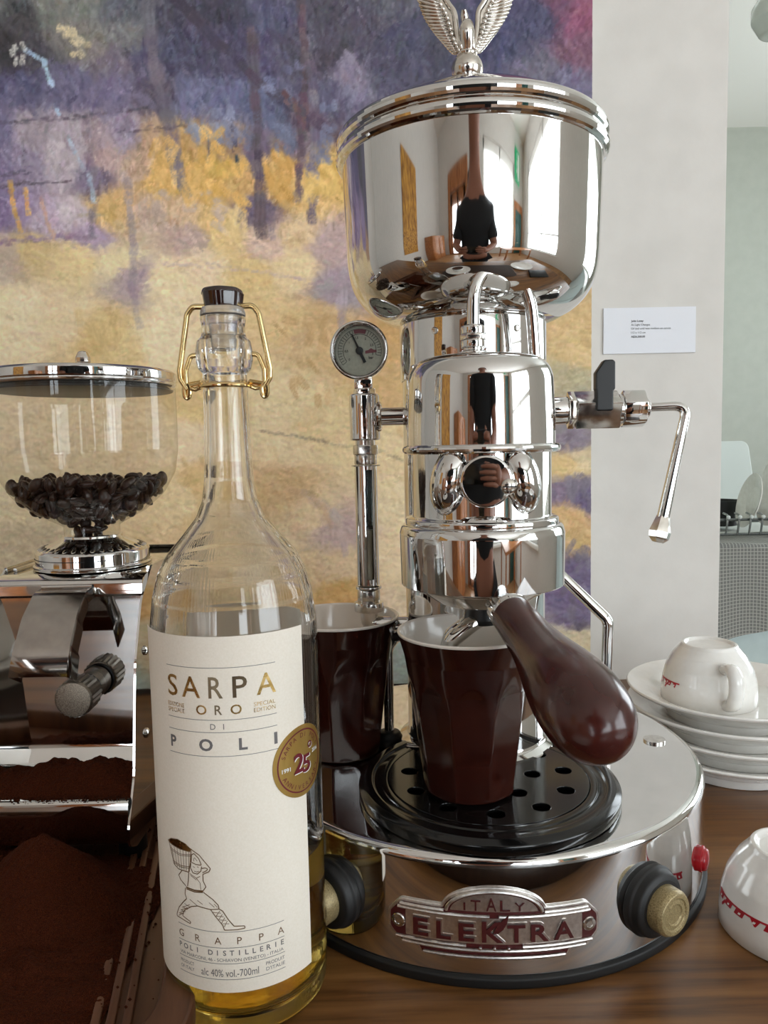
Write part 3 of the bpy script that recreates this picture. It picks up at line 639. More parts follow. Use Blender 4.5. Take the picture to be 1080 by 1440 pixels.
# winged finial
FX = -0.0012
fin = mobj('finial', ellipsoid((FX, 0, 0.4410), (0.0088, 0.0088, 0.0088), 40, 20), NICKEL, lid)
bpts = [(0, 0.001, 0.4475), (0, 0.000, 0.4515), (0, -0.002, 0.4560), (0, -0.003, 0.4600), (0, -0.0020, 0.4635), (-0.0006, 0.000, 0.4660), (-0.0012, -0.001, 0.4690), (-0.0016, -0.003, 0.4712)]
mobj('finial_bird', mv(J(tube(cr(bpts, 4), list(np.interp(np.linspace(0, 7, 29), range(8), [0.0044, 0.0040, 0.0042, 0.0042, 0.0034, 0.0022, 0.0021, 0.0012])), 20), torus(0.0046, 0.0011, 0.4488, 32, 10), *[ellipsoid((s * 0.0032, -0.0020, 0.4535), (0.0016, 0.0018, 0.0040), 14, 8) for s in (-1, 1)]), FX, 0, 0), NICKEL, lid)
WIN = cr([(0.0036, 0.4510), (0.0046, 0.4560), (0.0058, 0.4640), (0.0066, 0.4720), (0.0098, 0.4775), (0.0150, 0.4870), (0.0215, 0.4960)], 4)     # inner edge
WOUT = cr([(0.0062, 0.4500), (0.0100, 0.4535), (0.0142, 0.4588), (0.0182, 0.4640), (0.0225, 0.4710), (0.0255, 0.4790), (0.0285, 0.4900), (0.0292, 0.5000)], 4)   # outer edge
def lp(P, t):
    k = max(0, min(1, t)) * (len(P) - 1); i = min(int(k), len(P) - 2); u = k - i
    return (P[i][0] * (1 - u) + P[i + 1][0] * u, P[i][1] * (1 - u) + P[i + 1][1] * u)
for s in (-1, 1):
    fs = []
    V, F = [], []
    for k in range(29):
        t = k / 28.0; a, b = lp(WIN, t), lp(WOUT, t)
        for q in np.linspace(0, 1, 9): V.append((FX + s * (a[0] + (b[0] - a[0]) * q), -0.001 + 0.003 * q + 0.006 * t, a[1] + (b[1] - a[1]) * q))
    F = [(i * 9 + j, i * 9 + j + 1, (i + 1) * 9 + j + 1, (i + 1) * 9 + j) for i in range(28) for j in range(8)]
    fs.append((V, F))
    for k in range(22):
        t = k / 21.0; t0, t1 = t * 0.80, min(1.0, t * 0.86 + 0.10)
        a, b = lp(WIN, t0), lp(WOUT, t1); q0 = 0.30
        pts = [(FX + s * (a[0] + (b[0] - a[0]) * q), -0.0016 + 0.003 * q + 0.006 * (t0 + (t1 - t0) * q) - 0.0004, a[1] + (b[1] - a[1]) * q - 0.0012 * math.sin(q * math.pi)) for q in np.linspace(q0, 1.02, 8)]
        fs.append(tube(pts, [0.0006, 0.0010, 0.0012, 0.0012, 0.0012, 0.0011, 0.0009, 0.0005], 8))
    for k in range(13):
        t = k / 12.0 * 0.78; a, b = lp(WIN, t), lp(WOUT, t + .05); q = 0.30
        fs.append(ellipsoid((FX + s * (a[0] + (b[0] - a[0]) * q), -0.0018 + 0.006 * t, a[1] + (b[1] - a[1]) * q), (0.0013, 0.0011, 0.0015), 10, 6))
    fs.append(tube([(FX + s * p[0], -0.0012 + 0.006 * i / (len(WIN) - 1), p[1]) for i, p in enumerate(WIN)], 0.0016, 12))
    mobj('finial_wing', J(*fs), NICKEL, lid, 60)
# group head in front of the column
GY = -0.0655
def gl(vf): return mv(vf, 0, GY, 0)
dome = mobj('group_head', gl(lathe(fil([(0.0, 0.2790), (0.010, 0.2788), (0.0345, 0.2765), (0.0358, 0.2420), (0.0358, 0.2352)][::-1], [0, 0.0, 0.013, .004, 0], 12) , 160)), CHROME, EM, 50)
mobj('ring', gl(J(torus(0.0362, 0.0021, 0.2338, 128, 14))), CHROME, dome, None)
mobj('lower_body', gl(lathe(fil([(0.0, 0.1975), (0.0372, 0.1975), (0.0372, 0.2008), (0.0338, 0.2015), (0.0338, 0.2345)], [0, .0008, .0012, .001, 0], 4), 128)), CHROME, dome)
mobj('arm', T(lathe([(0.022, -0.002), (0.022, 0.065)], 64), aim((0, GY + 0.062, 0.214), (0, -1, 0))), CHROME, dome)
bell = mobj('bell', gl(lathe(fil([(0.030, 0.1680), (0.0398, 0.1680), (0.0402, 0.1935), (0.0390, 0.1978), (0.030, 0.1980)], [0, .0006, .003, .003, 0], 6), 160)), CHROME, dome)
# fork and round boss set into the body
FY = GY - 0.0338
boss = mobj('boss', mv(rot_axis_y(lathe(fil([(0.0080, -0.012), (0.0104, -0.006), (0.0118, 0.0025), (0.0115, 0.0045), (0.0106, 0.0050), (0.0, 0.0056)], [0, .002, .0015, .0008, .0006, 0], 5), 80)), 0, FY, 0.2195), CHROME, dome)
mobj('neck', mv(lathe(fil([(0.0165, 0.2012), (0.0150, 0.2032), (0.0112, 0.2045), (0.0105, 0.2110)], [0, .001, .0015, 0], 4), 64), 0, FY + 0.013, 0), CHROME, dome)
for s in (-1, 1):
    mobj('fork_cheek', T(ellipsoid((0, 0, 0), (0.0095, 0.012, 0.0165), 32, 18), Matrix.Translation((s * 0.0150, FY + 0.0078, 0.2195)) @ Matrix.Rotation(s * R(18), 4, 'Z') @ Matrix.Rotation(s * R(-12), 4, 'Y')), CHROME, dome)
    mobj('fork_pin', tube([(s * 0.0125, FY + 0.004, 0.2160), (s * 0.0165, FY + 0.004, 0.2160)], 0.0026, 20), NICKEL, dome)
sh = mobj('slotted_screw', J(T(ellipsoid((0, 0, 0), (0.0036, 0.0036, 0.0018), 24, 12), aim((0.0098, FY - 0.0048, 0.2172), (0.2, -1, 0))), tube([(0.0098, FY, 0.2172), (0.0098, FY - 0.005, 0.2172)], 0.0032, 20)), NICKEL, boss)
mobj('slot', box(0.0068, 0.0128, FY - 0.0069, FY - 0.0050, 0.2169, 0.2175), BLACK, boss)
# tube arching from the dome to the column
tp = cr([(-0.0028, GY + 0.002, 0.278), (-0.0028, GY + 0.002, 0.296), (-0.0022, GY + 0.002, 0.3080), (0.0010, GY + 0.004, 0.3165), (0.0070, GY + 0.007, 0.3218), (0.0130, GY + 0.010, 0.3225), (0.0195, GY + 0.013, 0.3190), (0.0245, GY + 0.016, 0.3110), (0.0275, GY + 0.018, 0.2990), (0.0300, GY + 0.021, 0.265)], 6)
at_ = mobj('arched_pipe', tube(tp, 0.0031, 20), CHROME, EM)
mobj('union_nut', mv(J(lathe(fil([(0.0, 0.2785), (0.0078, 0.2785), (0.0078, 0.2802), (0.0050, 0.2812), (0.0050, 0.2822), (0.0062, 0.2826), (0.0062, 0.2858), (0.0056, 0.2862), (0.0056, 0.2886), (0.0062, 0.2890), (0.0062, 0.2925), (0.0036, 0.2935)], .0004, 2), 40)), -0.0028, GY + 0.002, 0), CHROME, at_)
mobj('hexagon', mv(hexnut(0.0066, 0.2862, 0.2888, 0.0003), -0.0028, GY + 0.002, 0), NICKEL, at_)
# pressure gauge and water level glass on the left
SX, SY = -0.0625, 0.004
gauge = mobj('pressure_gauge', T(lathe(fil([(0.0, -0.012), (0.0135, -0.012), (0.0165, -0.008), (0.0168, 0.0048), (0.0155, 0.0056), (0.0142, 0.0040), (0.0136, 0.0002)], [0, .002, .001, .0008, .0006, .0005, 0], 4), 96), Matrix.Translation((SX - 0.002, SY, 0.2910)) @ Matrix.Rotation(R(90), 4, 'X')), CHROME, EM)
GM = Matrix.Translation((SX - 0.002, SY, 0.2910)) @ Matrix.Rotation(R(90), 4, 'X')
DIAL = mat('dial_face', rgb(168, 170, 156), 0.4); vary(DIAL, rgb(160, 162, 148), rgb(176, 176, 160), noise_scale=60)
mobj('dial', T(lathe([(0.0138, 0.0), (0.0, 0.0)], 64), GM), DIAL, gauge)
ticks = []
def dang(v): return R(-128 + v / 3.0 * 232)     # 0 at lower left, clockwise
for k in range(31):
    a = dang(k * 0.1); r0 = 0.0104 if k % 5 else 0.0098
    if 14.5 < k < 19: continue
    w = 0.00014; c, s_ = math.sin(a), math.cos(a)
    q = [(c * r0 - s_ * w, s_ * r0 + c * w), (c * r0 + s_ * w, s_ * r0 - c * w), (c * .0126 + s_ * w, s_ * .0126 - c * w), (c * .0126 - s_ * w, s_ * .0126 + c * w)]
    ticks.append(([(p[0], p[1], 0.0003) for p in q], [(0, 1, 2, 3)]))
def arcband(r0, r1, a0, a1, n=40, z=0.0003):
    V = []; 
    for t in np.linspace(a0, a1, n): V += [(r0 * math.sin(t), r0 * math.cos(t), z), (r1 * math.sin(t), r1 * math.cos(t), z)]
    return V, [(2 * i, 2 * i + 1, 2 * i + 3, 2 * i + 2) for i in range(n - 1)]
ticks.append(arcband(0.0094, 0.0097, dang(0), dang(3))); ticks.append(arcband(0.0125, 0.0127, dang(0), dang(3)))
for v_, s_ in ((0, '0'), (.5, '0,5'), (1, '1'), (1.5, '1,5'), (2, '2'), (2.5, '2,5'), (3, '3')):
    a = dang(v_); ticks.append(mv(text(s_, 0.0013, 0, None, 0.02), 0.0077 * math.sin(a), 0.0077 * math.cos(a) - .0006, 0.0003))
ticks.append(mv(text('bar', 0.0016, 0, None, 0.02), 0.0066, -0.0046, 0.0003))
mobj('dial_marks', T(J(*ticks), GM), INK, gauge, None)
lg = [arcband(0.0100, 0.0124, dang(1.45), dang(1.9), 16), ([(p[0], p[1], 0.0003) for p in ((.0032, -.0016), (.0098, -.0010), (.0098, .0004), (.0082, .0005), (.0066, .0014), (.0050, .0004), (.0032, -.0001))], [(0, 1, 2, 3, 4, 5, 6)])]
mobj('dial_red_marks', T(J(*lg), GM), mat('dial_red', rgb(120, 66, 72), 0.5), gauge, None)
na = R(-24)
ndl = [(0.0, 0.0, 0.0), ]
mobj('needle', T(T(J(plate([[(-.0007, 0), (-.00035, .0106), (.00035, .0106), (.0007, 0), (.0009, -.0074), (-.0009, -.0074)]], .0005), lathe([(0.0022, 0), (0.0022, .0008), (.0012, .0011), (0, .0012)], 24)), Matrix.Translation((0, 0, .0010)) @ Matrix.Rotation(-na, 4, 'Z')), GM), BLACK, gauge)
mobj('gauge_glass', T(lathe([(0.0140, 0.0038), (0.0, 0.0040)], 48), GM), PANE, gauge)
mobj('stem', mv(J(box(-0.0052, 0.0052, -0.0050, 0.0050, 0.2690, 0.2760, 0.0006, 2), hexnut(0.0066, 0.2660, 0.2695, 0.0005)), SX, SY, 0), CHROME, gauge)
sg = mobj('water_gauge', mv(J(lathe(fil([(0.0, 0.2395), (0.0080, 0.2395), (0.0088, 0.2402), (0.0088, 0.2652), (0.0082, 0.2662), (0.0, 0.2662)], .0006, 3), 48)), SX, SY, 0), CHROME, EM)
mobj('branch_pipe', J(tube([(SX, SY, 0.2530), (-0.035, SY, 0.2530)], 0.0052, 28), T(torus(0.0075, 0.0015, 0, 32, 10), aim((SX + 0.0085, SY, 0.2530), (1, 0, 0)))), CHROME, sg)
mobj('upper_nut', mv(J(hexnut(0.0074, 0.2312, 0.2368, 0.0005), lathe([(0.0058, 0.2368), (0.0058, 0.2400)], 32), lathe(fil([(0.0, 0.2255), (0.0066, 0.2255), (0.0066, 0.2312), (0, 0.2312)], .0004, 2), 40), lathe(fil([(0.0, 0.2245), (0.0084, 0.2245), (0.0084, 0.2252), (0, 0.2252)], .0002, 2), 40)), SX, SY, 0), STEEL, sg)
# slotted sleeve around the glass
SEG = 48; sl = []
zz = [0.1545, 0.158, 0.160, 0.2215, 0.2225, 0.2245]
V, F = [], []
for z in zz:
    for rr in (0.0066, 0.0058):
        for i in range(SEG): a = 2 * math.pi * i / SEG; V.append((rr * math.sin(a), -rr * math.cos(a), z))
def vid(k, q, i): return (k * 2 + q) * SEG + (i % SEG)
for k in range(len(zz) - 1):
    for i in range(SEG):
        if 1 <= k <= 3 and (i + 1) % SEG in (1, 2, 3, 4, 5): continue
        F.append((vid(k, 0, i), vid(k, 0, i + 1), vid(k + 1, 0, i + 1), vid(k + 1, 0, i))); F.append((vid(k, 1, i + 1), vid(k, 1, i), vid(k + 1, 1, i), vid(k + 1, 1, i + 1)))
mobj('slotted_sleeve', mv((V, F), SX, SY, 0), CHROME, sg, 40)
mobj('glass_tube', mv(lathe([(0.0045, 0.153), (0.0045, 0.2265)], 32), SX, SY, 0), TUBECLEAR, sg)
mobj('water_column', mv(lathe([(0.0, 0.153), (0.0036, 0.153), (0.0036, 0.1872), (0, 0.1866)], 24), SX, SY, 0), mat('cloudy_water', rgb(196, 186, 164), 0.2), sg)
mobj('lower_nut', mv(J(lathe(fil([(0.0, 0.1520), (0.0076, 0.1520), (0.0076, 0.1536), (0, 0.1536)], .0003, 2), 40), hexnut(0.0068, 0.1440, 0.1515, 0.0005), lathe(fil([(0.0, 0.1385), (0.0086, 0.1385), (0.0086, 0.1440), (0, 0.1440)], .0005, 2), 40)), SX, SY, 0), STEEL, sg)
mobj('lower_elbow', tube(fil([(SX, SY, 0.1400), (SX, SY, 0.1300), (-0.034, SY, 0.1300)], .008, 8), 0.0052, 24), CHROME, sg)
# steam valve and wand on the right
VZ = 0.2540
def along(vf): return T(vf, Matrix.Translation((0, 0.0, VZ)) @ Matrix.Rotation(R(90), 4, 'Y'))   # z -> +x
sv = mobj('steam_valve', along(J(lathe(fil([(0.0, 0.036), (0.0078, 0.036), (0.0078, 0.0565), (0, 0.0565)], .0005, 2), 40))), CHROME, EM)
mobj('lock_nut', along(hexnut(0.0108, 0.0530, 0.0570, 0.0008)), NICKEL, sv)
mobj('valve_body', T(box(0.0570, 0.0820, -0.0082, 0.0082, VZ - 0.0082, VZ + 0.0082, 0.0010, 2), Matrix.Translation((0, 0, VZ)) @ Matrix.Rotation(R(28), 4, 'X') @ Matrix.Translation((0, 0, -VZ))), STEEL, sv)
mobj('end_nut', along(J(hexnut(0.0108, 0.0832, 0.0960, 0.0010, rot=R(12)), lathe([(0.0, 0.0815), (0.0085, 0.0815), (0.0085, 0.0840)], 32), lathe(fil([(0.0, 0.0960), (0.0055, 0.0960), (0.0050, 0.0985), (0.0, 0.0992)], .0008, 3), 32))), CHROME, sv)
lv = [(-0.0038, 0.0), (0.0038, 0.0), (0.0038, 0.0105), (0.0048, 0.0115), (0.0048, 0.0255), (0.0040, 0.0262), (0.0000, 0.0262), (-0.0042, 0.0200), (-0.0042, 0.0115), (-0.0038, 0.0105)]
mobj('lever', T(plate([fil(lv, .0008, 3, True)], 0.0075, 0.0008), Matrix.Translation((0.0715, -0.0055, VZ - 0.0005)) @ Matrix.Rotation(R(90), 4, 'X') @ Matrix.Translation((0, 0, -0.0005))), BLACK, sv)
wp = fil([(0.096, 0, VZ + 0.0005), (0.1190, -0.002, VZ + 0.001), (0.1040, -0.010, 0.193)], [0, .006, 0], 10)
wand = mobj('steam_wand', tube(wp, [0.0024] + [0.0027] * (len(wp) - 2) + [0.0034], 20), CHROME, sv)
tipd = (Vector(wp[-1]) - Vector(wp[-2])).normalized(); TM = aim(Vector(wp[-1]) - tipd * .001, tipd)
mobj('wand_tip', T(lathe(fil([(0.0, 0), (0.0036, 0), (0.0060, 0.0090), (0.0056, 0.0125), (0.0030, 0.0150), (0, 0.0152)], [0, .0005, .002, .001, .001, 0], 3), 6), TM), NICKEL, sv, 20)
# side rods resting on the base
r1 = fil([ml(0.018, 0.425, 0.1255), ml(0.006, 0.432, 0.1255), ml(0.0005, 0.436, 0.117), ml(0.0005, 0.436, 0.066)], [0, .008, .012, 0], 8)
rd = mobj('side_rod', tube(r1, 0.0030, 18), CHROME, EM)
mobj('rod_foot', mv(lathe(fil([(0.0, 0), (0.0066, 0), (0.0080, 0.0045), (0.0062, 0.0085), (0.0, 0.0092)], [0, .001, .003, .002, 0], 4), 32), *ml(0.0005, 0.436, BH)), RUBBER, rd)
r2 = fil([ml(0.090, 0.434, 0.172), ml(0.1010, 0.430, 0.160), ml(0.1270, 0.424, 0.134), ml(0.1250, 0.424, BH)], [0, .004, .008, 0], 8)
mobj('side_rod', tube(r2, 0.0031, 18), CHROME, EM)
# portafilter
pf = mobj('portafilter', gl(lathe(fil([(0.0, 0.1545), (0.0095, 0.1550), (0.0210, 0.1585), (0.0330, 0.1660), (0.0335, 0.1690)], [0, .004, .006, .002, 0], 6), 96)), NICKEL, EM)
HS, HE = Vector(ml(0.0560, 0.3300, 0.1600)), Vector(ml(0.0775, 0.2500, 0.1305))
hd = (HE - HS).normalized(); HL = (HE - HS).length
mobj('ferrule', J(T(lathe(fil([(0.0088, 0.0), (0.0094, -0.002), (0.0092, -0.007), (0.0074, -0.010), (0.0080, -0.030)][::-1], .001, 3), 40), aim(HS, hd))), CHROME, pf)
hp = [(0.0, -0.0003), (0.0090, -0.0003)] + cr([(0.0094, 0.0004), (0.0098, 0.012), (0.0106, 0.026), (0.0126, 0.040), (0.0152, 0.054), (0.0168, 0.067), (0.0168, 0.079), (0.0145, 0.0905), (0.0095, 0.0980), (0.0045, 0.1010), (0.0, 0.1016)], 6)
hp = [(r, z * HL / 0.1016) for r, z in hp]
mobj('handle', T(lathe(hp, 64), aim(HS, hd)), BROWNH, pf)
mobj('outlet', gl(J(lathe(fil([(0.0, 0.1475), (0.0085, 0.1475), (0.0090, 0.1500), (0.0080, 0.1560)], .0006, 3), 40))), BLACK, pf)
for s in (-1, 1):
    pts = fil([(0.0, GY, 0.1500), (-0.006, GY - 0.003 + s * 0.0035, 0.1480), (-0.0155, GY - 0.004 + s * 0.005, 0.1410), (-0.0185, GY - 0.004 + s * 0.005, 0.1300)], .006, 6)
    mobj('spout', tube(pts, 0.0040, 16), CHROME, pf)

# ------------------------------------------------------------------ the grappa bottle
BT = thing('bottle', 'tall clear glass spirit bottle with cream label and gold wire bail', 'bottle', (-0.065, 0.318, 0))
oz = [(0.0, 0.0035), (0.020, 0.0022), (0.0300, 0.0), (0.0335, 0.0004), (0.0350, 0.0030), (0.0353, 0.008), (0.0353, 0.150), (0.0348, 0.1640), (0.0334, 0.1755), (0.0308, 0.1850), (0.0270, 0.1925), (0.0205, 0.2000), (0.0142, 0.2078), (0.0114, 0.2150), (0.0103, 0.2230), (0.0098, 0.2310), (0.0094, 0.2455), (0.0090, 0.2670)]
lipz = [(0.0092, 0.2675), (0.0108, 0.2692), (0.0116, 0.2725), (0.0117, 0.2765), (0.0110, 0.2805), (0.0094, 0.2822), (0.0090, 0.2835), (0.0088, 0.2865), (0.0093, 0.2890), (0.0093, 0.2903)]
iz = [(0.0068, 0.2903), (0.0066, 0.2600), (0.0070, 0.2440), (0.0078, 0.2240), (0.0092, 0.2150), (0.0120, 0.2070), (0.0185, 0.1985), (0.0250, 0.1905), (0.0288, 0.1828), (0.0312, 0.1735), (0.0325, 0.1630), (0.0330, 0.150), (0.0330, 0.014), (0.0315, 0.0088), (0.026, 0.0075), (0.0, 0.0095)]
oz = fil(oz, [0] * 3 + [.003] + [.01] * 13 + [0], 4)
gb = mobj('glass_body', lathe(oz + fil(lipz, 0.0015, 3) + fil(iz, [0] + [.01] * 14 + [0], 4), 128), GLASS, BT, None)
lq = [(0.0, 0.0094), (0.026, 0.0074), (0.0316, 0.0087), (0.03315, 0.014), (0.03315, 0.0655), (0.0320, 0.0650), (0.0, 0.0650)]
mobj('spirit', lathe(lq, 128), LIQUID, BT, 50)
LR = 0.0355
def label_sheet(a0, a1, z0, z1, n=64, r=LR, th=0.00018, corner=0.0):
    V, F = [], []
    for i in range(n + 1):
        a = a0 + (a1 - a0) * i / n
        for rr, z in ((r, z0), (r, z1), (r + th, z1), (r + th, z0)): V.append((rr * math.sin(a), -rr * math.cos(a), z))
    for i in range(n):
        for k in range(4): F.append((i * 4 + k, (i + 1) * 4 + k, (i + 1) * 4 + (k + 1) % 4, i * 4 + (k + 1) % 4))
    F.append((0, 1, 2, 3)); F.append((n * 4 + 3, n * 4 + 2, n * 4 + 1, n * 4))
    return V, flip((V, F))[1]
lab = mobj('front_label', label_sheet(R(-70), R(59), 0.0205, 0.1648), PAPER, BT, 40)
mobj('back_label', ([((LR) * math.sin(a), -(LR) * math.cos(a), z) for z in (0.030, 0.1630) for a in np.linspace(R(128), R(232), 49)], [(i, i + 1, 50 + i, 49 + i) for i in range(48)]), BACKPAPER, BT, 40)
PR = LR + 0.00025; LA = R(-0.5)
def zf(y): return 0.1648 - (y - 895) * 0.000289
def ribbon(pts, w, z=0.0):
    V, F = [], []
    P = [Vector((p[0], p[1])) for p in pts]
    for i, p in enumerate(P):
        t = (P[min(i + 1, len(P) - 1)] - P[max(i - 1, 0)]);
        t = t.normalized() if t.length > 1e-9 else Vector((1, 0))
        n = Vector((-t.y, t.x)) * w / 2
        V += [(p.x + n.x, p.y + n.y, z), (p.x - n.x, p.y - n.y, z)]
    for i in range(len(P) - 1): F.append((2 * i + 1, 2 * i + 3, 2 * i + 2, 2 * i))
    return V, F
def put(s, y_base, h, u=0.0, w=None, bold=0.0, spacing=1.0): return mv(text(s, h, 0, w, bold, spacing), u, zf(y_base), 0)
def prn(name, m, *items):
    for it_ in (items if name in ('lettering', 'rule_line') else (J(*items),)): mobj(name, wrap(it_, PR, LA, 0.0, 0.002), m, lab, None)
hl = lambda y, a=-0.0229, b=0.0229: ribbon([(u, zf(y)) for u in np.linspace(a, b, 20)], 0.00022)
prn('rule_line', GREYINK, *[hl(y) for y in (937, 1008, 1025, 1058, 1306, 1329, 1352, 1375)])
for ch, u, w in (('S', -0.0198, 0.0052), ('A', -0.0110, 0.0080), ('A', 0.0189, 0.0080)):
    prn('lettering', GOLDFOIL, put(ch, 978, 0.0088, u, w, 0.006))
for ch, u, w in (('R', -0.0008, 0.0056), ('P', 0.0085, 0.0056)):
    prn('lettering', DARKFOIL, put(ch, 978, 0.0088, u, w, 0.008))
prn('lettering', GOLDFOIL, put('O', 1000.5, 0.0039, -0.0068, 0.0043, 0.012), put('O', 1000.5, 0.0039, 0.0068, 0.0043, 0.012))
prn('lettering', DARKFOIL, put('R', 1000.5, 0.0039, 0.0, 0.0029, 0.012))
prn('lettering', GOLDFOIL, put('EDIZIONE', 993, 0.0017, -0.0185, 0.0085), put('SPECIALE', 1001, 0.0018, -0.0185, 0.0085), put('SPECIAL', 993, 0.0017, 0.0180, 0.0088), put('EDITION', 1001, 0.0017, 0.0180, 0.0088))
prn('lettering', GREYINK, put('D', 1021, 0.0024, -0.0024), put('I', 1021, 0.0024, 0.0018), put('P', 1050, 0.0047, -0.0206, 0.0031, .03), put('O', 1050, 0.0047, -0.0055, 0.0056, .03), put('L', 1050, 0.0047, 0.0090, 0.0033, .03), put('I', 1050, 0.0047, 0.0221, 0.0014, .03))
BRONZE = mat('bronze_print', rgb(128, 98, 66), 0.4, 0.3)
prn('lettering', BRONZE, *[put(ch, 1324, 0.0031, u) for ch, u in (('G', -0.0212), ('R', -0.0128), ('A', -0.0040), ('P', 0.0046), ('P', 0.0132), ('A', 0.0214))])
prn('lettering', GREYINK, *[put(ch, 1340, 0.0022, -0.0219 + 0.00292 * k, None, 0.015) for k, ch in enumerate('POLI DISTILLERIE') if ch != ' '])
prn('lettering', GREYINK, put('VIA MARCONI, 46 - SCHIAVON (VENETO) - ITALIA', 1349, 0.0014, 0, 0.0445), put('PRODUCT', 1362, 0.0015, -0.0187, 0.0072), put('OF ITALY', 1370, 0.0015, -0.0187, 0.0072), put('PRODUIT', 1362, 0.0015, 0.0187, 0.0080), put("D'ITALIE", 1370, 0.0015, 0.0187, 0.0080), put('alc 40% vol.-700ml', 1371, 0.0032, 0.0, 0.0235))
# the engraved basket carrier
def fg(x, y):
    px = 235 + x / 6.26; a = math.asin(max(-0.97, min(0.97, (px - 342) / 112)))
    return ((a + R(12.2)) * LR, zf(1160 + (y + 150 * (1 - math.cos(a + R(9)))) / 6.26))
def fl(w, *pts):
    P = fil([fg(*p) for p in pts], 0.0004, 3); return ribbon(P, w)
W1, W2 = 0.00038, 0.00024
fig = [fl(W1, (92, 165), (108, 250), (125, 350), (160, 385), (245, 395), (258, 300), (268, 200)), fl(W1, (85, 150), (110, 125), (165, 118), (225, 145), (270, 190), (255, 208), (180, 200), (110, 175), (85, 150)),
       fl(W2, (100, 210), (180, 245), (262, 235)), fl(W2, (103, 226), (180, 258), (261, 248)), fl(W2, (120, 335), (180, 362), (252, 360)), fl(W2, (118, 320), (180, 348), (252, 345))]
for k in range(7): fig.append(fl(W2, (108 + k * 24, 185 + k * 5 - max(0, k - 4) * 4), (134 + k * 18, 365 + k * 4)))
fig += [fl(W1, (262, 180), (330, 230), (380, 300), (412, 345), (400, 372), (352, 400)), fl(W1, (265, 300), (270, 235), (290, 220), (325, 262), (345, 320), (300, 316), (265, 300)), fl(W2, (285, 290), (290, 250), (312, 285)),
        fl(W1, (262, 310), (258, 350), (275, 395), (310, 402), (338, 372), (345, 330)), fl(W2, (278, 338), (292, 345)), fl(W2, (310, 335), (322, 342)), fl(W2, (285, 378), (305, 384), (322, 374)), fl(W1, (340, 350), (372, 340), (395, 350), (372, 372), (350, 385)),
        fl(W1, (190, 390), (160, 440), (175, 480), (215, 525)), fl(W1, (242, 400), (236, 470), (228, 525)), fl(W1, (352, 400), (352, 460), (372, 510), (350, 545)), fl(W2, (250, 405), (300, 440), (330, 420)), fl(W2, (300, 440), (328, 480), (332, 540)), fl(W2, (255, 420), (300, 455)),
        fl(W1 * 1.6, (215, 535), (280, 552), (350, 550)), fl(W1 * 1.3, (218, 550), (280, 566), (346, 562)),
        fl(W1, (210, 545), (205, 600), (216, 640), (180, 690), (150, 740), (132, 800), (130, 825), (165, 835), (235, 862), (242, 848), (176, 805), (195, 750), (250, 705), (300, 690), (400, 712)), fl(W1, (350, 560), (420, 620), (460, 670), (465, 705), (400, 712)),
        fl(W1, (400, 712), (440, 780), (488, 850), (500, 895), (600, 895), (658, 888), (655, 866), (575, 862), (532, 800), (492, 722), (465, 705)), fl(W2, (240, 640), (300, 690)), fl(W2, (300, 640), (340, 670)), fl(W2, (390, 650), (430, 690)), fl(W2, (430, 660), (452, 690))]
for k in range(4):
    fig += [fl(W2, (418 + k * 24, 735 + k * 34), (478 + k * 20, 742 + k * 32)), fl(W2, (470 + k * 18, 722 + k * 30), (440 + k * 20, 770 + k * 32))]
for k in range(4): fig += [fl(W2, (196 - k * 16, 690 + k * 34), (240 - k * 18, 712 + k * 26)), fl(W2, (238 - k * 18, 690 + k * 30), (178 - k * 10, 730 + k * 28))]
prn('engraved_figure', BRONZE, *fig)
prn('basket_fill', GOLDFOIL, ([(*fg(*p), 0) for p in ((85, 150), (110, 125), (165, 118), (225, 145), (270, 190), (255, 206), (180, 198), (110, 174))][::-1], [tuple(range(8))]))
# round anniversary seal
SA, SZ, SR = R(55.5), 0.1090, 0.0148
def seal(name, m, w, *items): return mobj(name, wrap(mv(J(*items), 0, 0, w), PR + 0.0002, SA, SZ, 0.002), m, sealo, None)
disc = lambda r, z=0.0: ([(r * math.cos(2 * math.pi * i / 48), r * math.sin(2 * math.pi * i / 48), z) for i in range(48)], [tuple(range(48))])
sealo = mobj('seal', wrap(plate([circ(0, 0, SR, 56)], 0.0002), PR, SA, SZ, 0.002), SEALGOLD, BT, None); tag(sealo, 'round gold anniversary seal stuck over the label edge')
band = lambda r0, r1: ([p for i in range(64) for p in ((r0 * math.cos(i / 64 * 2 * math.pi), r0 * math.sin(i / 64 * 2 * math.pi), 0), (r1 * math.cos(i / 64 * 2 * math.pi), r1 * math.sin(i / 64 * 2 * math.pi), 0))], [(2 * i, 2 * i + 1, (2 * i + 3) % 128, (2 * i + 2) % 128) for i in range(64)])
seal('ring', SEALRED, 0.0001, band(0.0124, 0.0130))
def arc_text(s, r, a0, step, h, up=True):
    o = []
    for k, ch in enumerate(s):
        if ch == ' ': continue
        a = a0 - k * step if up else a0 + k * step
        o.append(T(text(ch, h, 0, None, 0.0), Matrix.Rotation(a - R(90) if up else a + R(90), 4, 'Z') @ Matrix.Translation((0, 0, 0)) if False else Matrix.Translation((r * math.cos(a), r * math.sin(a), 0)) @ Matrix.Rotation((a - R(90)) if up else (a + R(90)), 4, 'Z')))
    return o
seal('lettering', SEALRED, 0.0001, *arc_text('SARPA DI POLI', 0.0098, R(158), R(11.2), 0.0020), *arc_text('ANNIVERSARY', 0.0117, R(208), R(12.5), 0.0020, False))
seal('years', WHITEINK, 0.0001, mv(text('1991', 0.0017, 0, 0.0042, .02), -0.0088, -0.0022, 0), mv(text('2016', 0.0017, 0, 0.0042, .02), 0.0088, 0.0010, 0))
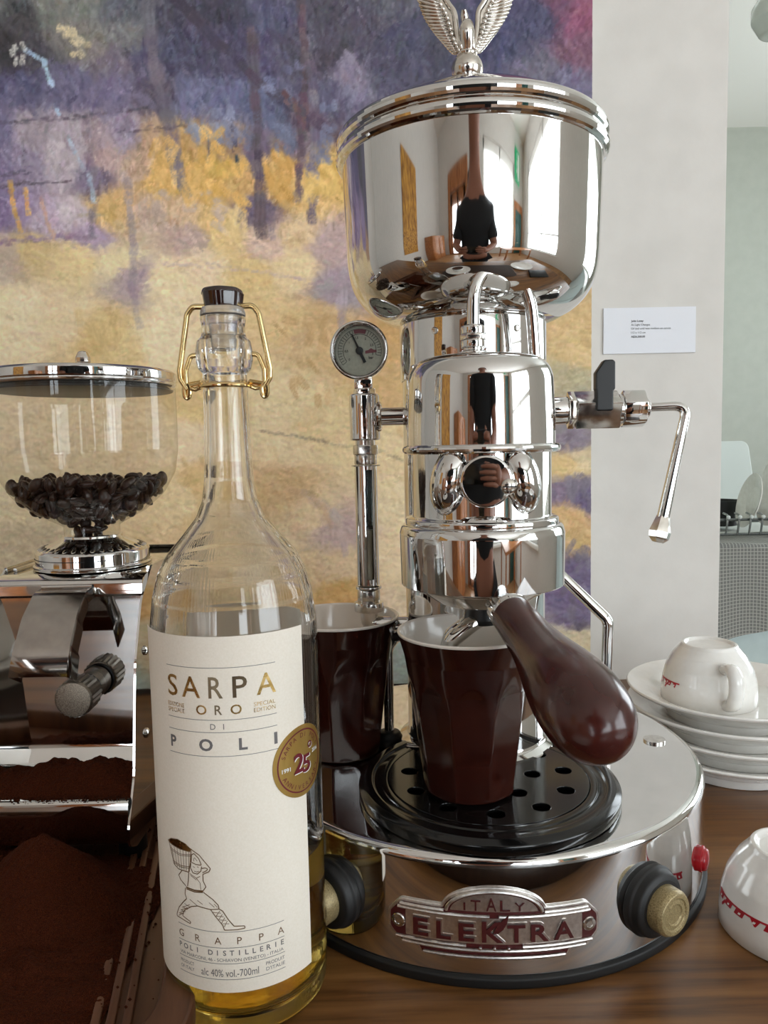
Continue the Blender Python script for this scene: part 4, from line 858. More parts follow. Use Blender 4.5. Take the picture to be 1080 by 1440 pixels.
seal('numeral_shadow', WHITEINK, 0.00012, mv(text('2', 0.0082, 0, 0.0058, .02), -0.0017, -0.0046, 0), mv(text('5', 0.0074, 0, 0.0052, .02), 0.0029, -0.0056, 0), mv(band(0.0008, 0.0014), 0.0052, 0.0050, 0))
seal('numeral', SEALRED, 0.00018, mv(text('2', 0.0082, 0, 0.0058, .02), -0.0022, -0.0042, 0), mv(text('5', 0.0074, 0, 0.0052, .02), 0.0024, -0.0052, 0), mv(band(0.0008, 0.0014), 0.0049, 0.0053, 0))
# stopper, collar lettering and wire bail
stp = mobj('stopper', lathe(fil([(0.0, 0.2770), (0.0050, 0.2770), (0.0062, 0.2905), (0.0094, 0.2907), (0.0092, 0.2925), (0.0086, 0.2942), (0.0, 0.2942)], .0006, 3), 64), FROST, BT)
random.seed(3)
mobj('wax_cap', lathe(fil([(0.0, 0.2938), (0.0076, 0.2938), (0.0078, 0.2950), (0.0086, 0.3000), (0.0080, 0.3018), (0.0, 0.3022)], [0, .0005, .001, .0015, .0015, 0], 5), 64, lambda a, r, z: 1 + 0.035 * math.sin(3 * a + 1) * (z < .2999) + 0.02 * math.sin(7 * a)), WAX, stp)
mobj('collar_lettering', wrap(text('POLI', 0.0050, 0.0004, 0.0150, 0.0), 0.0115, R(11), 0.2725, 0.002), GLASS, BT, None)
wires = []
for s in (-1, 1):
    wires.append(tube(fil([(s * 0.0070, 0, 0.2948), (s * 0.0125, 0, 0.2950), (s * 0.0148, 0, 0.2918), (s * 0.0188, 0, 0.2690), (s * 0.0186, 0, 0.2655), (s * 0.0160, 0, 0.2612)], [0, .003, .003, .004, .003, 0], 6), 0.00120, 12))
    wires.append(tube(fil([(s * 0.0112, 0, 0.2752), (s * 0.0140, 0, 0.2750), (s * 0.0163, 0, 0.2690), (s * 0.0164, 0, 0.2618)], [0, .003, .003, 0], 6), 0.00105, 12))
    ring = [(s * 0.0162 + 0.0011 * math.cos(t), 0.0, 0.2605 + 0.0028 * math.sin(t)) for t in np.linspace(0, 2 * math.pi, 20, endpoint=False)]
    wires.append(tube(ring, 0.0011, 10, True))
bl = mobj('wire_bail', J(*wires), BRASS, BT)
loop = [(-0.0160, 0.0, 0.2618), (-0.0125, 0, 0.2612)] + [(0.0102 * math.cos(t), 0.0102 * math.sin(t), 0.2622) for t in np.linspace(math.pi, 2 * math.pi, 24)] + [(0.0125, 0, 0.2612), (0.0160, 0, 0.2618)]
back = [(0.0102 * math.cos(t), 0.0102 * math.sin(t), 0.2640) for t in np.linspace(0, math.pi, 24)]
mobj('neck_wire', J(tube(loop, 0.0010, 10), tube([(0.0160, 0, .2630)] + back + [(-0.0160, 0, .2630)], 0.0010, 10)), BRASS, bl)

# ------------------------------------------------------------------ brown faceted tumblers
def tumbler(label, loc, rz, N=9):
    t = thing('tumbler', label, 'cup', loc, rz, 'brown tumblers on the machine')
    H = 0.0805
    pr = fil([(0.0, 0.0), (0.0205, 0.0), (0.0226, 0.0015), (0.0262, 0.0300), (0.0293, 0.0540), (0.0315, 0.0680), (0.0346, H - .0015)], [0, .001, .002, .004, .01, .01, 0], 6)
    P2 = [pr[0]]
    for a, b in zip(pr, pr[1:]):
        n = max(1, int(abs(b[1] - a[1]) / 0.003))
        for k in range(1, n + 1): P2.append((a[0] + (b[0] - a[0]) * k / n, a[1] + (b[1] - a[1]) * k / n))
    def fac(a, r, z):
        q = (a % (2 * math.pi / N)) - math.pi / N
        poly = math.cos(math.pi / N) / math.cos(q)
        arch = 0.060 - 0.010 * (q / (math.pi / N)) ** 2
        w = max(0, min(1, (arch - z) / 0.006)) * min(1, max(0, (z - 0.0005) / 0.002))
        w = w * w * (3 - 2 * w)
        return 1 + (poly * 1.022 - 1) * w * 0.95
    mobj('body', lathe(P2, N * 16, fac), CUPBROWN, t, 60)
    mobj('lining', lathe(fil([(0.0346, H - .0016), (0.0350, H - .0006), (0.0342, H), (0.0328, H - .0008), (0.0296, 0.066), (0.0245, 0.030), (0.0205, 0.0045), (0.0, 0.0040)], [0, .0006, .0008, .0006, .004, .01, .003, 0], 4), 128), CREAM, t, 60)
    return t
tumbler('brown faceted tumbler standing on the black drip grille under the spout', (0.0400, 0.3640, TRAYTOP + 0.0002), R(7))
tumbler('brown faceted tumbler standing on the chrome base behind the bottle', (-0.0275, 0.4300, BH + 0.0002), R(20))

# ------------------------------------------------------------------ white cups and saucers
CUPP = [(0.0, 0.0030), (0.0150, 0.0022), (0.0168, 0.0), (0.0185, 0.0004), (0.0196, 0.0025), (0.0246, 0.0085), (0.0292, 0.0170), (0.0314, 0.0260), (0.0322, 0.0350), (0.0324, 0.0412)]
CUPI = [(0.0317, 0.0420), (0.0307, 0.0412), (0.0296, 0.0265), (0.0272, 0.0178), (0.0222, 0.0095), (0.0140, 0.0062), (0.0, 0.0058)]
def cup_r(z):
    for (r0, z0), (r1, z1) in zip(CUPP[3:], CUPP[4:]):
        if z0 <= z <= z1: return r0 + (r1 - r0) * (z - z0) / (z1 - z0)
    return CUPP[-1][0]
def marks(kind):
    """red band of slanted block letters hanging from a line, in (angle, height)"""
    sh = []; u = 0.0
    seq = [(0, 0), (1, 0), (0, 0), (0, 1), (0, 0), (1, 0), (0, 1), (0, 0)] if kind == 0 else [(1, 1), (0, 1), (1, 0), (0, 1)]
    out, inn = [], []
    for k, (tail, vee) in enumerate(seq):
        w, h = (0.0052, 0.0030) if kind == 0 else (0.0036, 0.0030)
        x = k * (0.0078 if kind == 0 else 0.0050); sl = 0.0012
        if vee: sh.append([(x, 0), (x + w, 0), (x + w * .6, -h * 1.1), (x + w * .45, -h * 1.1)])
        else: sh.append([(x, 0), (x + w, 0), (x + w - sl, -h), (x - sl, -h)])
        if tail: sh.append([(x - sl + .0004, -h * .35), (x - sl + .0004, -h * .95), (x - sl - .0022, -h * 1.9), (x - sl - .0032, -h * 1.6)])
        inn.append([(x + w * .36, -h * .35), (x + w * .62, -h * .35), (x + w * .50, -h * .72), (x + w * .26, -h * .72)])
    L = seq and ((len(seq) - 1) * (0.0078 if kind == 0 else 0.0050) + 0.006)
    sh.append([(-0.001, 0.0006), (L, 0.0006), (L, -0.0003), (-0.001, -0.0003)])
    return sh, inn
def white_cup(label, loc, rz, inverted_marks, handle_a=None, kind=0, zc=0.0175):
    """an espresso cup standing upside down"""
    t = thing('espresso_cup', label, 'cup', loc, rz)
    HT = 0.0420
    up = lathe(fil(CUPP, [0, .002, .001, .001, .003, .01, .012, .012, .01, 0], 5) + fil(CUPI, [0, .0008, .01, .01, .008, .004, 0], 4), 128)
    dn = [(p[0], -p[1], HT - p[2]) for p in up[0]], up[1]
    b = mobj('body', dn, CERAMIC, t, 60)
    def onto(polys, off):
        V, F = [], []
        for P in polys:
            v, f = densify(([(p[0], p[1], 0) for p in P], [tuple(range(len(P)))]), 0.002)
            k = len(V); F += [tuple(i + k for i in q) for q in f]
            for (u, h, _) in v:
                z = zc + h; r = cup_r(HT - z) + off; a = inverted_marks + u / 0.0315
                V.append((r * math.sin(a), -r * math.cos(a), z))
        return V, F
    o1, i1 = marks(kind)
    mobj('red_band', onto(o1, 0.00025), REDPRINT, b, None); mobj('band_counters', onto(i1, 0.0004), WHITEINK, b, None)
    if handle_a is not None:
        P = [(0.0270, 0.0300), (0.0360, 0.0325), (0.0420, 0.0275), (0.0425, 0.0180), (0.0390, 0.0090), (0.0312, 0.0060)]
        pts = fil([(p[0], 0, p[1]) for p in P], .006, 5)
        h = tube(pts, 0.0040, 16)
        h = [(p[0], p[1] * 1.25, p[2]) for p in h[0]], h[1]
        mobj('handle', T(h, Matrix.Rotation(handle_a - R(90), 4, 'Z')), CERAMIC, b, 60)
    return t
SAUX, SAUY, SST = 0.2480, 0.5300, 0.0125
SP = fil([(0.0, 0.0060), (0.0370, 0.0060), (0.0390, 0.0), (0.0425, 0.0), (0.0445, 0.0065), (0.0560, 0.0125), (0.0690, 0.0195), (0.0706, 0.0212), (0.0696, 0.0224), (0.0560, 0.0178), (0.0440, 0.0124), (0.0, 0.0122)], [0, .001, .001, .0012, .002, .006, .002, .001, .001, .006, .004, 0], 4)
NAMES = ['white saucer at the bottom of the stack on the worktop', 'white saucer second from the bottom of the stack', 'white saucer third from the bottom of the stack', 'white saucer on top of the stack, under the upturned cup']
smesh = None
for k in range(4):
    if smesh is None: s_ = mobj('saucer', lathe(SP, 128), CERAMIC, None, 50); smesh = s_
    else: s_ = copyo(smesh)
    s_.location = (SAUX + (0, .0012, -.001, -.002)[k], SAUY + (0, -.001, .0008, 0)[k], SST * k)
    tag(s_, NAMES[k], 'saucer', 'stacked white saucers')
white_cup('white espresso cup turned upside down on the saucer stack', (0.2300, 0.5270, 3 * SST + 0.0124), 0, R(-98), R(0), 1, 0.0165)
white_cup('white espresso cup turned upside down on the wooden worktop', (0.1920, 0.3440, 0.0002), 0, R(-104), None, 0, 0.0165)

# ------------------------------------------------------------------ the coffee grinder
GX_, GY_ = -0.1830, 0.4700
GD = thing('coffee_grinder', 'chrome coffee grinder with clear bean hopper and folded spout', 'coffee grinder', (GX_, GY_, 0))
def extrude_x(pr, x0, x1):
    n = len(pr); V = [(x0, p[0], p[1]) for p in pr] + [(x1, p[0], p[1]) for p in pr]
    F = [(i, (i + 1) % n, n + (i + 1) % n, n + i) for i in range(n)] + [tuple(reversed(range(n))), tuple(range(n, 2 * n))]
    return V, F
bp_ = fil([(0.085, 0.0215), (0.085, 0.165), (-0.030, 0.165), (-0.041, 0.1625), (-0.0415, 0.154), (-0.040, 0.153), (-0.040, 0.064), (-0.046, 0.0545), (-0.070, 0.0500), (-0.0815, 0.0500), (-0.0825, 0.0420), (-0.0800, 0.0330), (-0.0760, 0.0225), (-0.060, 0.0215)], [0, .002, .003, .004, .001, .0005, .006, .006, .003, .003, .003, .003, .003, 0], 5)
gbody = mobj('body', extrude_x(bp_, -0.0428, 0.0428), CHROME, GD, 30)
pl = fil([(-0.024, 0.1685), (-0.046, 0.152), (-0.061, 0.120), (-0.067, 0.090), (-0.072, 0.060), (-0.0845, 0.036), (-0.0850, 0.026), (-0.074, 0.0205), (0.088, 0.0185), (0.088, 0.1685)], [.006, .02, .03, .03, .02, .01, .006, .008, .01, .01], 8, True)
for s in (-1, 1):
    x0 = 0.0428 if s > 0 else -0.0440
    mobj('side_panel', extrude_x(pl, x0, x0 + 0.0012), CHROME, GD, 40)
    for (yy, zz_) in ((-0.045, 0.122), (-0.050, 0.075), (0.06, 0.10)):
        mobj('panel_screw', T(lathe([(0.0028, -.0005), (0.0028, .0008), (0.0018, .0016), (0, .0018)], 20), aim((x0 + (0.0012 if s > 0 else 0), yy, zz_), (s, 0, 0))), STEEL, GD)
for (fx, fy) in ((-.035, -.055), (.035, -.055), (-.035, .07), (.035, .07)):
    mobj('foot', mv(lathe([(0, 0.0062), (0.008, 0.0062), (0.0075, 0.0225), (0, 0.0225)], 20), fx, fy, 0), RUBBER, GD)
mobj('top_rail', J(tube(fil([(-0.040, -0.020, .166), (-0.040, .084, .166), (0.040, .084, .166), (0.040, -0.020, .166)], .004), 0.0012, 8)), STEEL, GD)
# spout: folded channel
path = fil([(-0.0385, 0.1590), (-0.0520, 0.1575), (-0.0660, 0.1480), (-0.0780, 0.1330), (-0.0850, 0.1195)], [0, .01, .02, .02, 0], 6)
V, F = [], []; wd, dp = 0.0140, 0.0130
for i, (y, z) in enumerate(path):
    a, b = path[max(i - 1, 0)], path[min(i + 1, len(path) - 1)]
    t = Vector((b[0] - a[0], b[1] - a[1])).normalized(); nrm = Vector((-t.y, t.x));
    if nrm.y > 0: nrm = -nrm
    k = i / (len(path) - 1); w = wd + 0.0008 * k; d2 = dp * (0.5 + 0.6 * k)
    if nrm.x < 0: nrm.x = abs(nrm.x)
    V += [(-w, y + nrm.x * d2, z + nrm.y * d2), (-w, y, z), (w, y, z), (w, y + nrm.x * d2, z + nrm.y * d2)]
for i in range(len(path) - 1):
    for k in range(3): F.append((i * 4 + k, (i + 1) * 4 + k, (i + 1) * 4 + k + 1, i * 4 + k + 1))
sp = mobj('spout', (V, F), SMOKE, GD, 30)
sm_ = sp.modifiers.new('sheet', 'SOLIDIFY'); sm_.thickness = 0.0008; sm_.offset = 0
mobj('spout_hinge', tube([(-0.0145, -0.0418, 0.1592), (0.0145, -0.0418, 0.1592)], 0.0012, 12), CHROME, sp)
KM = aim((0.0105, -0.040, 0.1010), (0.0, -1, 0))
kn = mobj('adjuster_knob', T(lathe(fil([(0.0, 0), (0.0085, 0), (0.0085, 0.0080), (0.0070, 0.0085), (0.0070, 0.0110), (0.0102, 0.0115), (0.0105, 0.0260), (0.0096, 0.0275), (0, 0.0275)], [0, 0, .0008, .0003, .0003, .0008, .001, .0005, 0], 3), 48, lambda a, r, z: 1 + (0.03 * math.cos(24 * a) if r > .0098 else 0)), KM), GRIME, GD, 40)
mobj('knob_ring', T(lathe(fil([(0.0070, 0.0084), (0.0092, 0.0086), (0.0092, 0.0110), (0.0070, 0.0112)], .0005, 3), 40), KM), RUBBER, kn)
# adjustment collar
colp = fil([(0.0, 0.1655), (0.0350, 0.1655), (0.0352, 0.1675), (0.0338, 0.1680), (0.0338, 0.1752), (0.0325, 0.1768), (0.0195, 0.1822), (0.0182, 0.1835), (0.0178, 0.1850), (0, 0.1850)], [0, .0004, .0004, .0004, .0012, .002, .002, .0006, .0005, 0], 4)
cl = mobj('adjustment_collar', lathe(colp, 96), CHROME, GD)
def ccyl(u0, u1, z0, z1, r=0.0341, n=12):
    V = []; 
    for a in np.linspace(u0, u1, n):
        for rr, z in ((r - .0006, z0), (r - .0006, z1), (r, z1), (r, z0)): V.append((rr * math.sin(a), -rr * math.cos(a), z))
    F = [(i * 4 + k, i * 4 + (k + 1) % 4, (i + 1) * 4 + (k + 1) % 4, (i + 1) * 4 + k) for i in range(n - 1) for k in range(4)] + [(3, 2, 1, 0), (n * 4 - 4, n * 4 - 3, n * 4 - 2, n * 4 - 1)]
    return V, F
mobj('collar_marks', J(ccyl(R(-72), R(12), 0.1717, 0.1721), ccyl(R(24), R(33), 0.1717, 0.1721), ccyl(R(27.8), R(29.2), 0.1698, 0.1740)), INK, cl)
mobj('collar_notches', J(*[T(ellipsoid((0, 0, 0), (0.0014, 0.0026, 0.0006), 10, 6), Matrix.Rotation(2 * math.pi * k / 36, 4, 'Z') @ Matrix.Translation((0, -0.0300, 0.1779)) @ Matrix.Rotation(R(23), 4, 'X')) for k in range(36)]), STEEL, cl)
# hopper
HPI = [(0.0166, 0.1845), (0.0166, 0.1905), (0.0200, 0.1925), (0.0325, 0.1990), (0.0445, 0.2095), (0.0518, 0.2225), (0.0540, 0.2360), (0.0543, 0.2520), (0.0541, 0.2755)]
hop = mobj('hopper', lathe(fil(HPI, [0, .002, .004, .01, .015, .015, .015, .01, 0], 6), 128), HOPPERCLEAR, GD, 60); tag(hop, 'clear plastic bean hopper')
ld = mobj('hopper_lid', lathe(fil([(0.0, 0.2738), (0.0505, 0.2738), (0.0515, 0.2755), (0.0545, 0.2760), (0.0550, 0.2775), (0.0545, 0.2782), (0.0552, 0.2790), (0.0552, 0.2835), (0.0535, 0.2850), (0.0, 0.2862)], [0, .001, .0005, .0006, .0006, .0002, .0004, .001, .001, 0], 4), 128), CHROME, GD)
mobj('lid_underside', lathe(fil([(0.0, 0.2728), (0.0525, 0.2728), (0.0530, 0.2738), (0.0, 0.2739)], .0003, 2), 96), mat('grey_underside', rgb(70, 68, 66), 0.4), ld)  # dark grey disc forming the underside of the lid
mobj('lid_knob', lathe(fil([(0.0032, 0.2850), (0.0030, 0.2872), (0.0046, 0.2915), (0.0044, 0.2940), (0.0026, 0.2976), (0.0, 0.2982)], [0, .001, .002, .002, .002, 0], 4), 12), NICKEL, ld, 20)
# beans, each its own thing
def bean_mesh():
    V, F = ellipsoid((0, 0, 0), (0.0050, 0.0036, 0.0030), 14, 10)
    W = []
    for (x, y, z) in V:
        if z < 0: z *= 0.55
        z2 = z + (0.0010 * math.exp(-(y / 0.0007) ** 2) if z < -0.0008 else 0)
        W.append((x, y, z2))
    return W, F
random.seed(11)
def hop_r(z):
    for (r0, z0), (r1, z1) in zip(HPI, HPI[1:]):
        if z0 <= z <= z1: return r0 + (r1 - r0) * (z - z0) / (z1 - z0)
    return HPI[-1][0]
pts = []
tries = 0
while tries < 26000 and len(pts) < 270:
    tries += 1
    z = random.uniform(0.1865, 0.2185); rm = hop_r(z) - 0.0052 - max(0, 0.004 * (z < .2))
    if rm < 0.002: continue
    a = random.uniform(0, 2 * math.pi); r = rm * (1 if random.random() < 0.45 else math.sqrt(random.random()))
    p = (r * math.cos(a), r * math.sin(a), z + 0.002 * math.sin(a * 3) * r / .05)
    if all((p[0] - q[0]) ** 2 + (p[1] - q[1]) ** 2 + (p[2] - q[2]) ** 2 > 0.0066 ** 2 for q in pts): pts.append(p)
bean0 = None
for p in pts:
    if bean0 is None: b_ = mobj('coffee_bean', bean_mesh(), BEANM, None, None); bean0 = b_
    else: b_ = copyo(bean0)
    b_.location = (GX_ + p[0], GY_ + p[1], p[2]); b_.rotation_euler = (random.uniform(0, 6.28), random.uniform(0, 6.28), random.uniform(0, 6.28))
    k = random.uniform(0.85, 1.08); b_.scale = (k, k, k)
    tag(b_, 'dark roasted coffee bean in the pile inside the clear hopper', 'coffee bean', 'coffee beans in the hopper')

# ------------------------------------------------------------------ wooden tray and ground coffee
TA = R(11.5)
TW = thing('wooden_tray', 'dark brown wooden tray with ridged edges under the coffee grinder', 'tray', (-0.255, 0.385, 0), TA)
W2_, D2_ = 0.150, 0.165
ol = fil([(-W2_, -D2_), (W2_, -D2_), (W2_, D2_), (-W2_, D2_)], 0.035, 12, True)
mobj('board', plate([ol], 0.0060, 0.0008), TRAYWOOD, TW, 40)
def rimloop(d, h0, h1, w):
    a, b = shrink(ol, d), shrink(ol, d + w)
    a, b = (a, b)
    return mv(plate([a, b], h1 - h0, 0.0008), 0, 0, h0)
_sg = 1 if sum((ol[i][0] * ol[(i + 1) % len(ol)][1] - ol[(i + 1) % len(ol)][0] * ol[i][1]) for i in range(len(ol))) > 0 else -1
def inset(d): return [(x * (W2_ - d) / W2_, y * (D2_ - d) / D2_) for x, y in ol]
mobj('rim', mv(plate([inset(0.0), inset(0.011)], 0.0120, 0.0015), 0, 0, 0.0055), TRAYWOOD, TW, 40)
for x in (-0.128, -0.121, -0.114, 0.112, 0.118, 0.1245):
    mobj('ridge', box(x - 0.0018, x + 0.0018, -0.135, 0.140, 0.0058, 0.0094, 0.0008, 2), TRAYWOOD, TW, 40)
_ti = Matrix.Rotation(-TA, 4, 'Z') @ Matrix.Translation((0.255, -0.385, 0))
def grid_heap(x0, x1, y0, y1, n, m, fz):
    V = [(x0 + (x1 - x0) * i / n, y0 + (y1 - y0) * j / m) for j in range(m + 1) for i in range(n + 1)]
    V = [(x, y, fz(x, y)) for x, y in V]
    F = [(j * (n + 1) + i, j * (n + 1) + i + 1, (j + 1) * (n + 1) + i + 1, (j + 1) * (n + 1) + i) for j in range(m) for i in range(n)]
    return V, F
def heap_z(x, y):
    """world coordinates; a cone below the spout and a thinning bed over the tray"""
    l = _ti @ Vector((x, y, 0))
    d = math.hypot(x + 0.174, y - 0.362)
    cone = 0.0490 - (0.78 if y < 0.362 else 1.05) * d
    d2 = math.hypot(x + 0.225, (y - 0.335)); cone = max(cone, 0.0235 - 0.14 * d2)
    edge = min((0.100 - l.x) * 0.40, (l.x + 0.10) * 0.4, (l.y + 0.118) * 0.40, (0.07 - l.y) * 0.3)
    nz = noise.noise((x * 55, y * 55, 0)) * 0.0026 + noise.noise((x * 150, y * 150, 3)) * 0.0012 + noise.noise((x * 420, y * 420, 7)) * 0.0007
    bed = 0.0060 + min(0.010, max(-0.004, edge) * 1.0 + 0.001)
    z = max(cone, bed) + nz * (1.0 if cone > bed else 1.5)
    return max(z, 0.0045)
gh = mobj('ground_coffee', grid_heap(-0.40, -0.118, 0.245, 0.405, 240, 150, heap_z), COFFEE, None, None)
tag(gh, 'large dark heap of ground coffee spread over the wooden tray', 'ground coffee', kind='stuff')
def ledge_z(x, y):
    t = (y - 0.3925) / 0.036
    nz = noise.noise((x * 60, 1, 0)) * 0.004 + noise.noise((x * 130, y * 130, 3)) * 0.0022 + noise.noise((x * 380, y * 380, 9)) * 0.0009
    hump = math.sin(max(0, min(1, t * 1.05)) * math.pi) * (0.0105 + 0.003 * math.sin(x * 70 + 1)) + 0.0035 * t
    return 0.0488 + hump + nz * (0.5 + max(0, hump) * 60)
gl_ = mobj('ground_coffee', grid_heap(GX_ - 0.0425, GX_ + 0.0425, 0.3915, 0.4295, 110, 50, ledge_z), COFFEE, None, None)
tag(gl_, 'ground coffee spilled along the steel ledge of the grinder', 'ground coffee', kind='stuff')
# loose specks of coffee on tray ridges and ledge
random.seed(5); sv_ = []
for k in range(420):
    if k < 260:
        l = Vector((random.gauss(0.108, 0.016), random.uniform(-0.125, 0.05), 0)); w = Matrix.Translation((-0.255, 0.385, 0)) @ Matrix.Rotation(TA, 4, 'Z') @ l
        if not (-0.15 < l.x < 0.139): continue
        z = 0.0098 if any(abs(l.x - q) < .0018 for q in (0.112, 0.118, 0.1245)) else 0.0064
    else:
        w = Vector((random.uniform(GX_ - .042, GX_ + .042), random.uniform(0.388, 0.394), 0)); z = 0.0505
    r = random.uniform(0.0003, 0.0009)
    sv_.append(T(([(1, 0, 0), (-1, 0, 0), (0, 1, 0), (0, -1, 0), (0, 0, 1), (0, 0, -1)], [(0, 2, 4), (2, 1, 4), (1, 3, 4), (3, 0, 4), (2, 0, 5), (1, 2, 5), (3, 1, 5), (0, 3, 5)]), Matrix.Translation((w.x, w.y, z)) @ Matrix.Scale(r, 4)))
tag(mobj('coffee_crumbs', J(*sv_), COFFEE, None, None), 'loose coffee crumbs scattered on the tray ridges and grinder ledge', 'coffee crumbs', kind='stuff')

# ------------------------------------------------------------------ the kitchen seen past the end of the wall
KB = thing('sink_bench', 'pale teal kitchen bench in the room behind the white wall', 'cabinet', (1.25, 1.85, FZ))
mobj('carcass', box(-0.90, 1.2, -0.36, 0.36, 0.0, 0.905, 0.003, 2), TEAL, KB); mobj('bench_top', box(-0.91, 1.22, -0.39, 0.37, 0.905, 0.930, 0.004, 2), mat('bench_top', rgb(214, 218, 214), 0.3), KB)
for i in range(3): mobj('door', box(-0.88 + i * 0.6, -0.30 + i * 0.6, -0.375, -0.36, 0.08, 0.89, 0.003, 2), TEAL, KB)
def towel():
    V, F = [], []; n, m = 60, 60
    prof_ = fil([(1.62, 0.0335), (1.4550, 0.0335), (1.4480, 0.0300), (1.4470, -0.150)], [0, .006, .006, 0], 6)
    seg = [0.0]
    for a, b in zip(prof_, prof_[1:]): seg.append(seg[-1] + math.hypot(b[0] - a[0], b[1] - a[1]))
    for j in range(m + 1):
        s = seg[-1] * j / m; k = max(i for i in range(len(seg)) if seg[i] <= s + 1e-9); k = min(k, len(seg) - 2); u = (s - seg[k]) / (seg[k + 1] - seg[k])
        y = prof_[k][0] + (prof_[k + 1][0] - prof_[k][0]) * u; z = prof_[k][1] + (prof_[k + 1][1] - prof_[k][1]) * u
        for i in range(n + 1):
            x = 0.60 + 0.55 * i / n; hang = max(0, 0.03 - z) / .18
            V.append((x, y - 0.004 - 0.007 * hang * (1 + math.sin(x * 34 + z * 4)), z + 0.0015 * math.sin(x * 50 + y * 30) + 0.22 * hang * (x - 0.68)))
    for j in range(m):
        for i in range(n): F.append((j * (n + 1) + i, (j + 1) * (n + 1) + i, (j + 1) * (n + 1) + i + 1, j * (n + 1) + i + 1))
    return V, F
TOWEL = mat('checked_linen', rgb(120, 122, 118), 0.9)
n_, l_, b_ = nodes(TOWEL)
tc = n_.new('ShaderNodeTexCoord'); sx = n_.new('ShaderNodeSeparateXYZ'); l_.new(tc.outputs['Object'], sx.inputs[0])
def stripe(o, sc):
    a = n_.new('ShaderNodeMath'); a.operation = 'MULTIPLY'; a.inputs[1].default_value = sc; l_.new(o, a.inputs[0])
    b = n_.new('ShaderNodeMath'); b.operation = 'FRACT'; l_.new(a.outputs[0], b.inputs[0])
    c = n_.new('ShaderNodeMath'); c.operation = 'LESS_THAN'; c.inputs[1].default_value = 0.22; l_.new(b.outputs[0], c.inputs[0]); return c.outputs[0]
yz = n_.new('ShaderNodeMath'); yz.operation = 'SUBTRACT'; l_.new(sx.outputs['Z'], yz.inputs[0]); l_.new(sx.outputs['Y'], yz.inputs[1])
mxx = n_.new('ShaderNodeMath'); mxx.operation = 'MAXIMUM'; l_.new(stripe(sx.outputs['X'], 150), mxx.inputs[0]); l_.new(stripe(yz.outputs[0], 150), mxx.inputs[1])
mc = n_.new('ShaderNodeMix'); mc.data_type = 'RGBA'; mc.inputs[6].default_value = rgb(116, 117, 114); mc.inputs[7].default_value = rgb(166, 166, 160)
l_.new(mxx.outputs[0], mc.inputs[0]); l_.new(mc.outputs[2], b_.inputs['Base Color'])
tw = mobj('tea_towel', towel(), TOWEL, None, None); tag(tw, 'grey and white checked tea towel hanging over the kitchen bench edge', 'towel')
so = tw.modifiers.new('thickness', 'SOLIDIFY'); so.thickness = 0.003
RK = thing('dish_rack', 'wire dish rack holding white plates on the kitchen bench', 'dish rack', (0.82, 1.66, 0.036))
WIRE = mat('white_coated_wire', rgb(206, 210, 208), 0.3)
mobj('frame', J(*[tube(fil([(-0.20, -0.12, z), (0.20, -0.12, z), (0.20, 0.12, z), (-0.20, 0.12, z)], .02) + [(-0.20, -0.12, z)], 0.0028, 8) for z in (0.004, 0.034)]), mat('dark_wire', rgb(96, 100, 98), 0.3, 0.6), RK)
for k in range(17):
    x = -0.19 + k * 0.0238
    w_ = mobj('prong', tube(fil([(x, -0.122, 0.004), (x, -0.128, 0.030), (x + .004, -0.120, 0.044), (x + .004, -0.10, 0.046)], .01), 0.0022, 8), mat('rack_wire', rgb(150, 154, 152), 0.25, 0.7) if k == 0 else bpy.data.materials['rack_wire'], RK)
    mobj('cap', ellipsoid((x + .002, -0.128, 0.040), (0.0042, 0.0042, 0.0042), 12, 8), WIRE, w_)
platep = fil([(0.0, 0.0), (0.05, 0.0), (0.095, 0.012), (0.096, 0.014), (0.05, 0.004), (0.0, 0.004)], .003, 3)
for k, (x, lab_) in enumerate(((-0.052, 'small white plate standing upright in the dish rack beside the wire prongs'), (0.012, 'large white plate standing upright in the dish rack'), (0.075, 'white plate at the back of the dish rack'))):
    q = mobj('plate', lathe(platep, 48), CERAMIC); tag(q, lab_, 'plate', 'plates in the dish rack')
    sc_ = (0.62, 0.9, 0.9)[k]; q.scale = (sc_, sc_, 1); q.location = (0.842 + x, 1.60 + 0.015 * k, 0.042 + 0.096 * sc_); q.rotation_euler = (R(8), R(-76), R(-13))
bo = mobj('cutting_board', T(plate([fil([(-0.11, 0), (0.11, 0), (0.095, 0.20), (-0.095, 0.20)], .02, 6, True)], 0.008, 0.002), Matrix.Rotation(R(80), 4, 'X')), mat('pale_plastic', rgb(206, 214, 210), 0.4)); bo.location = (0.815, 1.86, 0.0302)
tag(bo, 'pale plastic cutting board leaning behind the dish rack', 'cutting board')
pan = thing('mug', 'black mug standing in the dish rack behind the wire prongs', 'mug', (0.765, 1.715, 0.0405))
mobj('body', lathe(fil([(0, 0), (0.040, 0), (0.046, 0.055), (0.0465, 0.057), (0.044, 0.057), (0.037, 0.004), (0, 0.004)], .002, 3), 48), BLACK, pan)
mobj('handle', tube(fil([(-.043, 0, .045), (-.068, 0, .045), (-.062, 0, .014), (-.040, 0, .012)], .01), .005, 10), BLACK, pan)
PD = thing('pendant_lamp', 'round glass pendant lamp hanging from the kitchen ceiling', 'lamp', (1.090, 2.15, CZ))
GLOBE = mat('globe_glass', rgb(206, 210, 204), 0.12, 0.0, Transmission_Weight=0.35, Coat_Weight=0.5)
mobj('shade', lathe(fil([(0.0, -0.345), (0.040, -0.335), (0.062, -0.295), (0.062, -0.262), (0.034, -0.218), (0.022, -0.205)], .02, 6), 48), GLOBE, PD, 60)
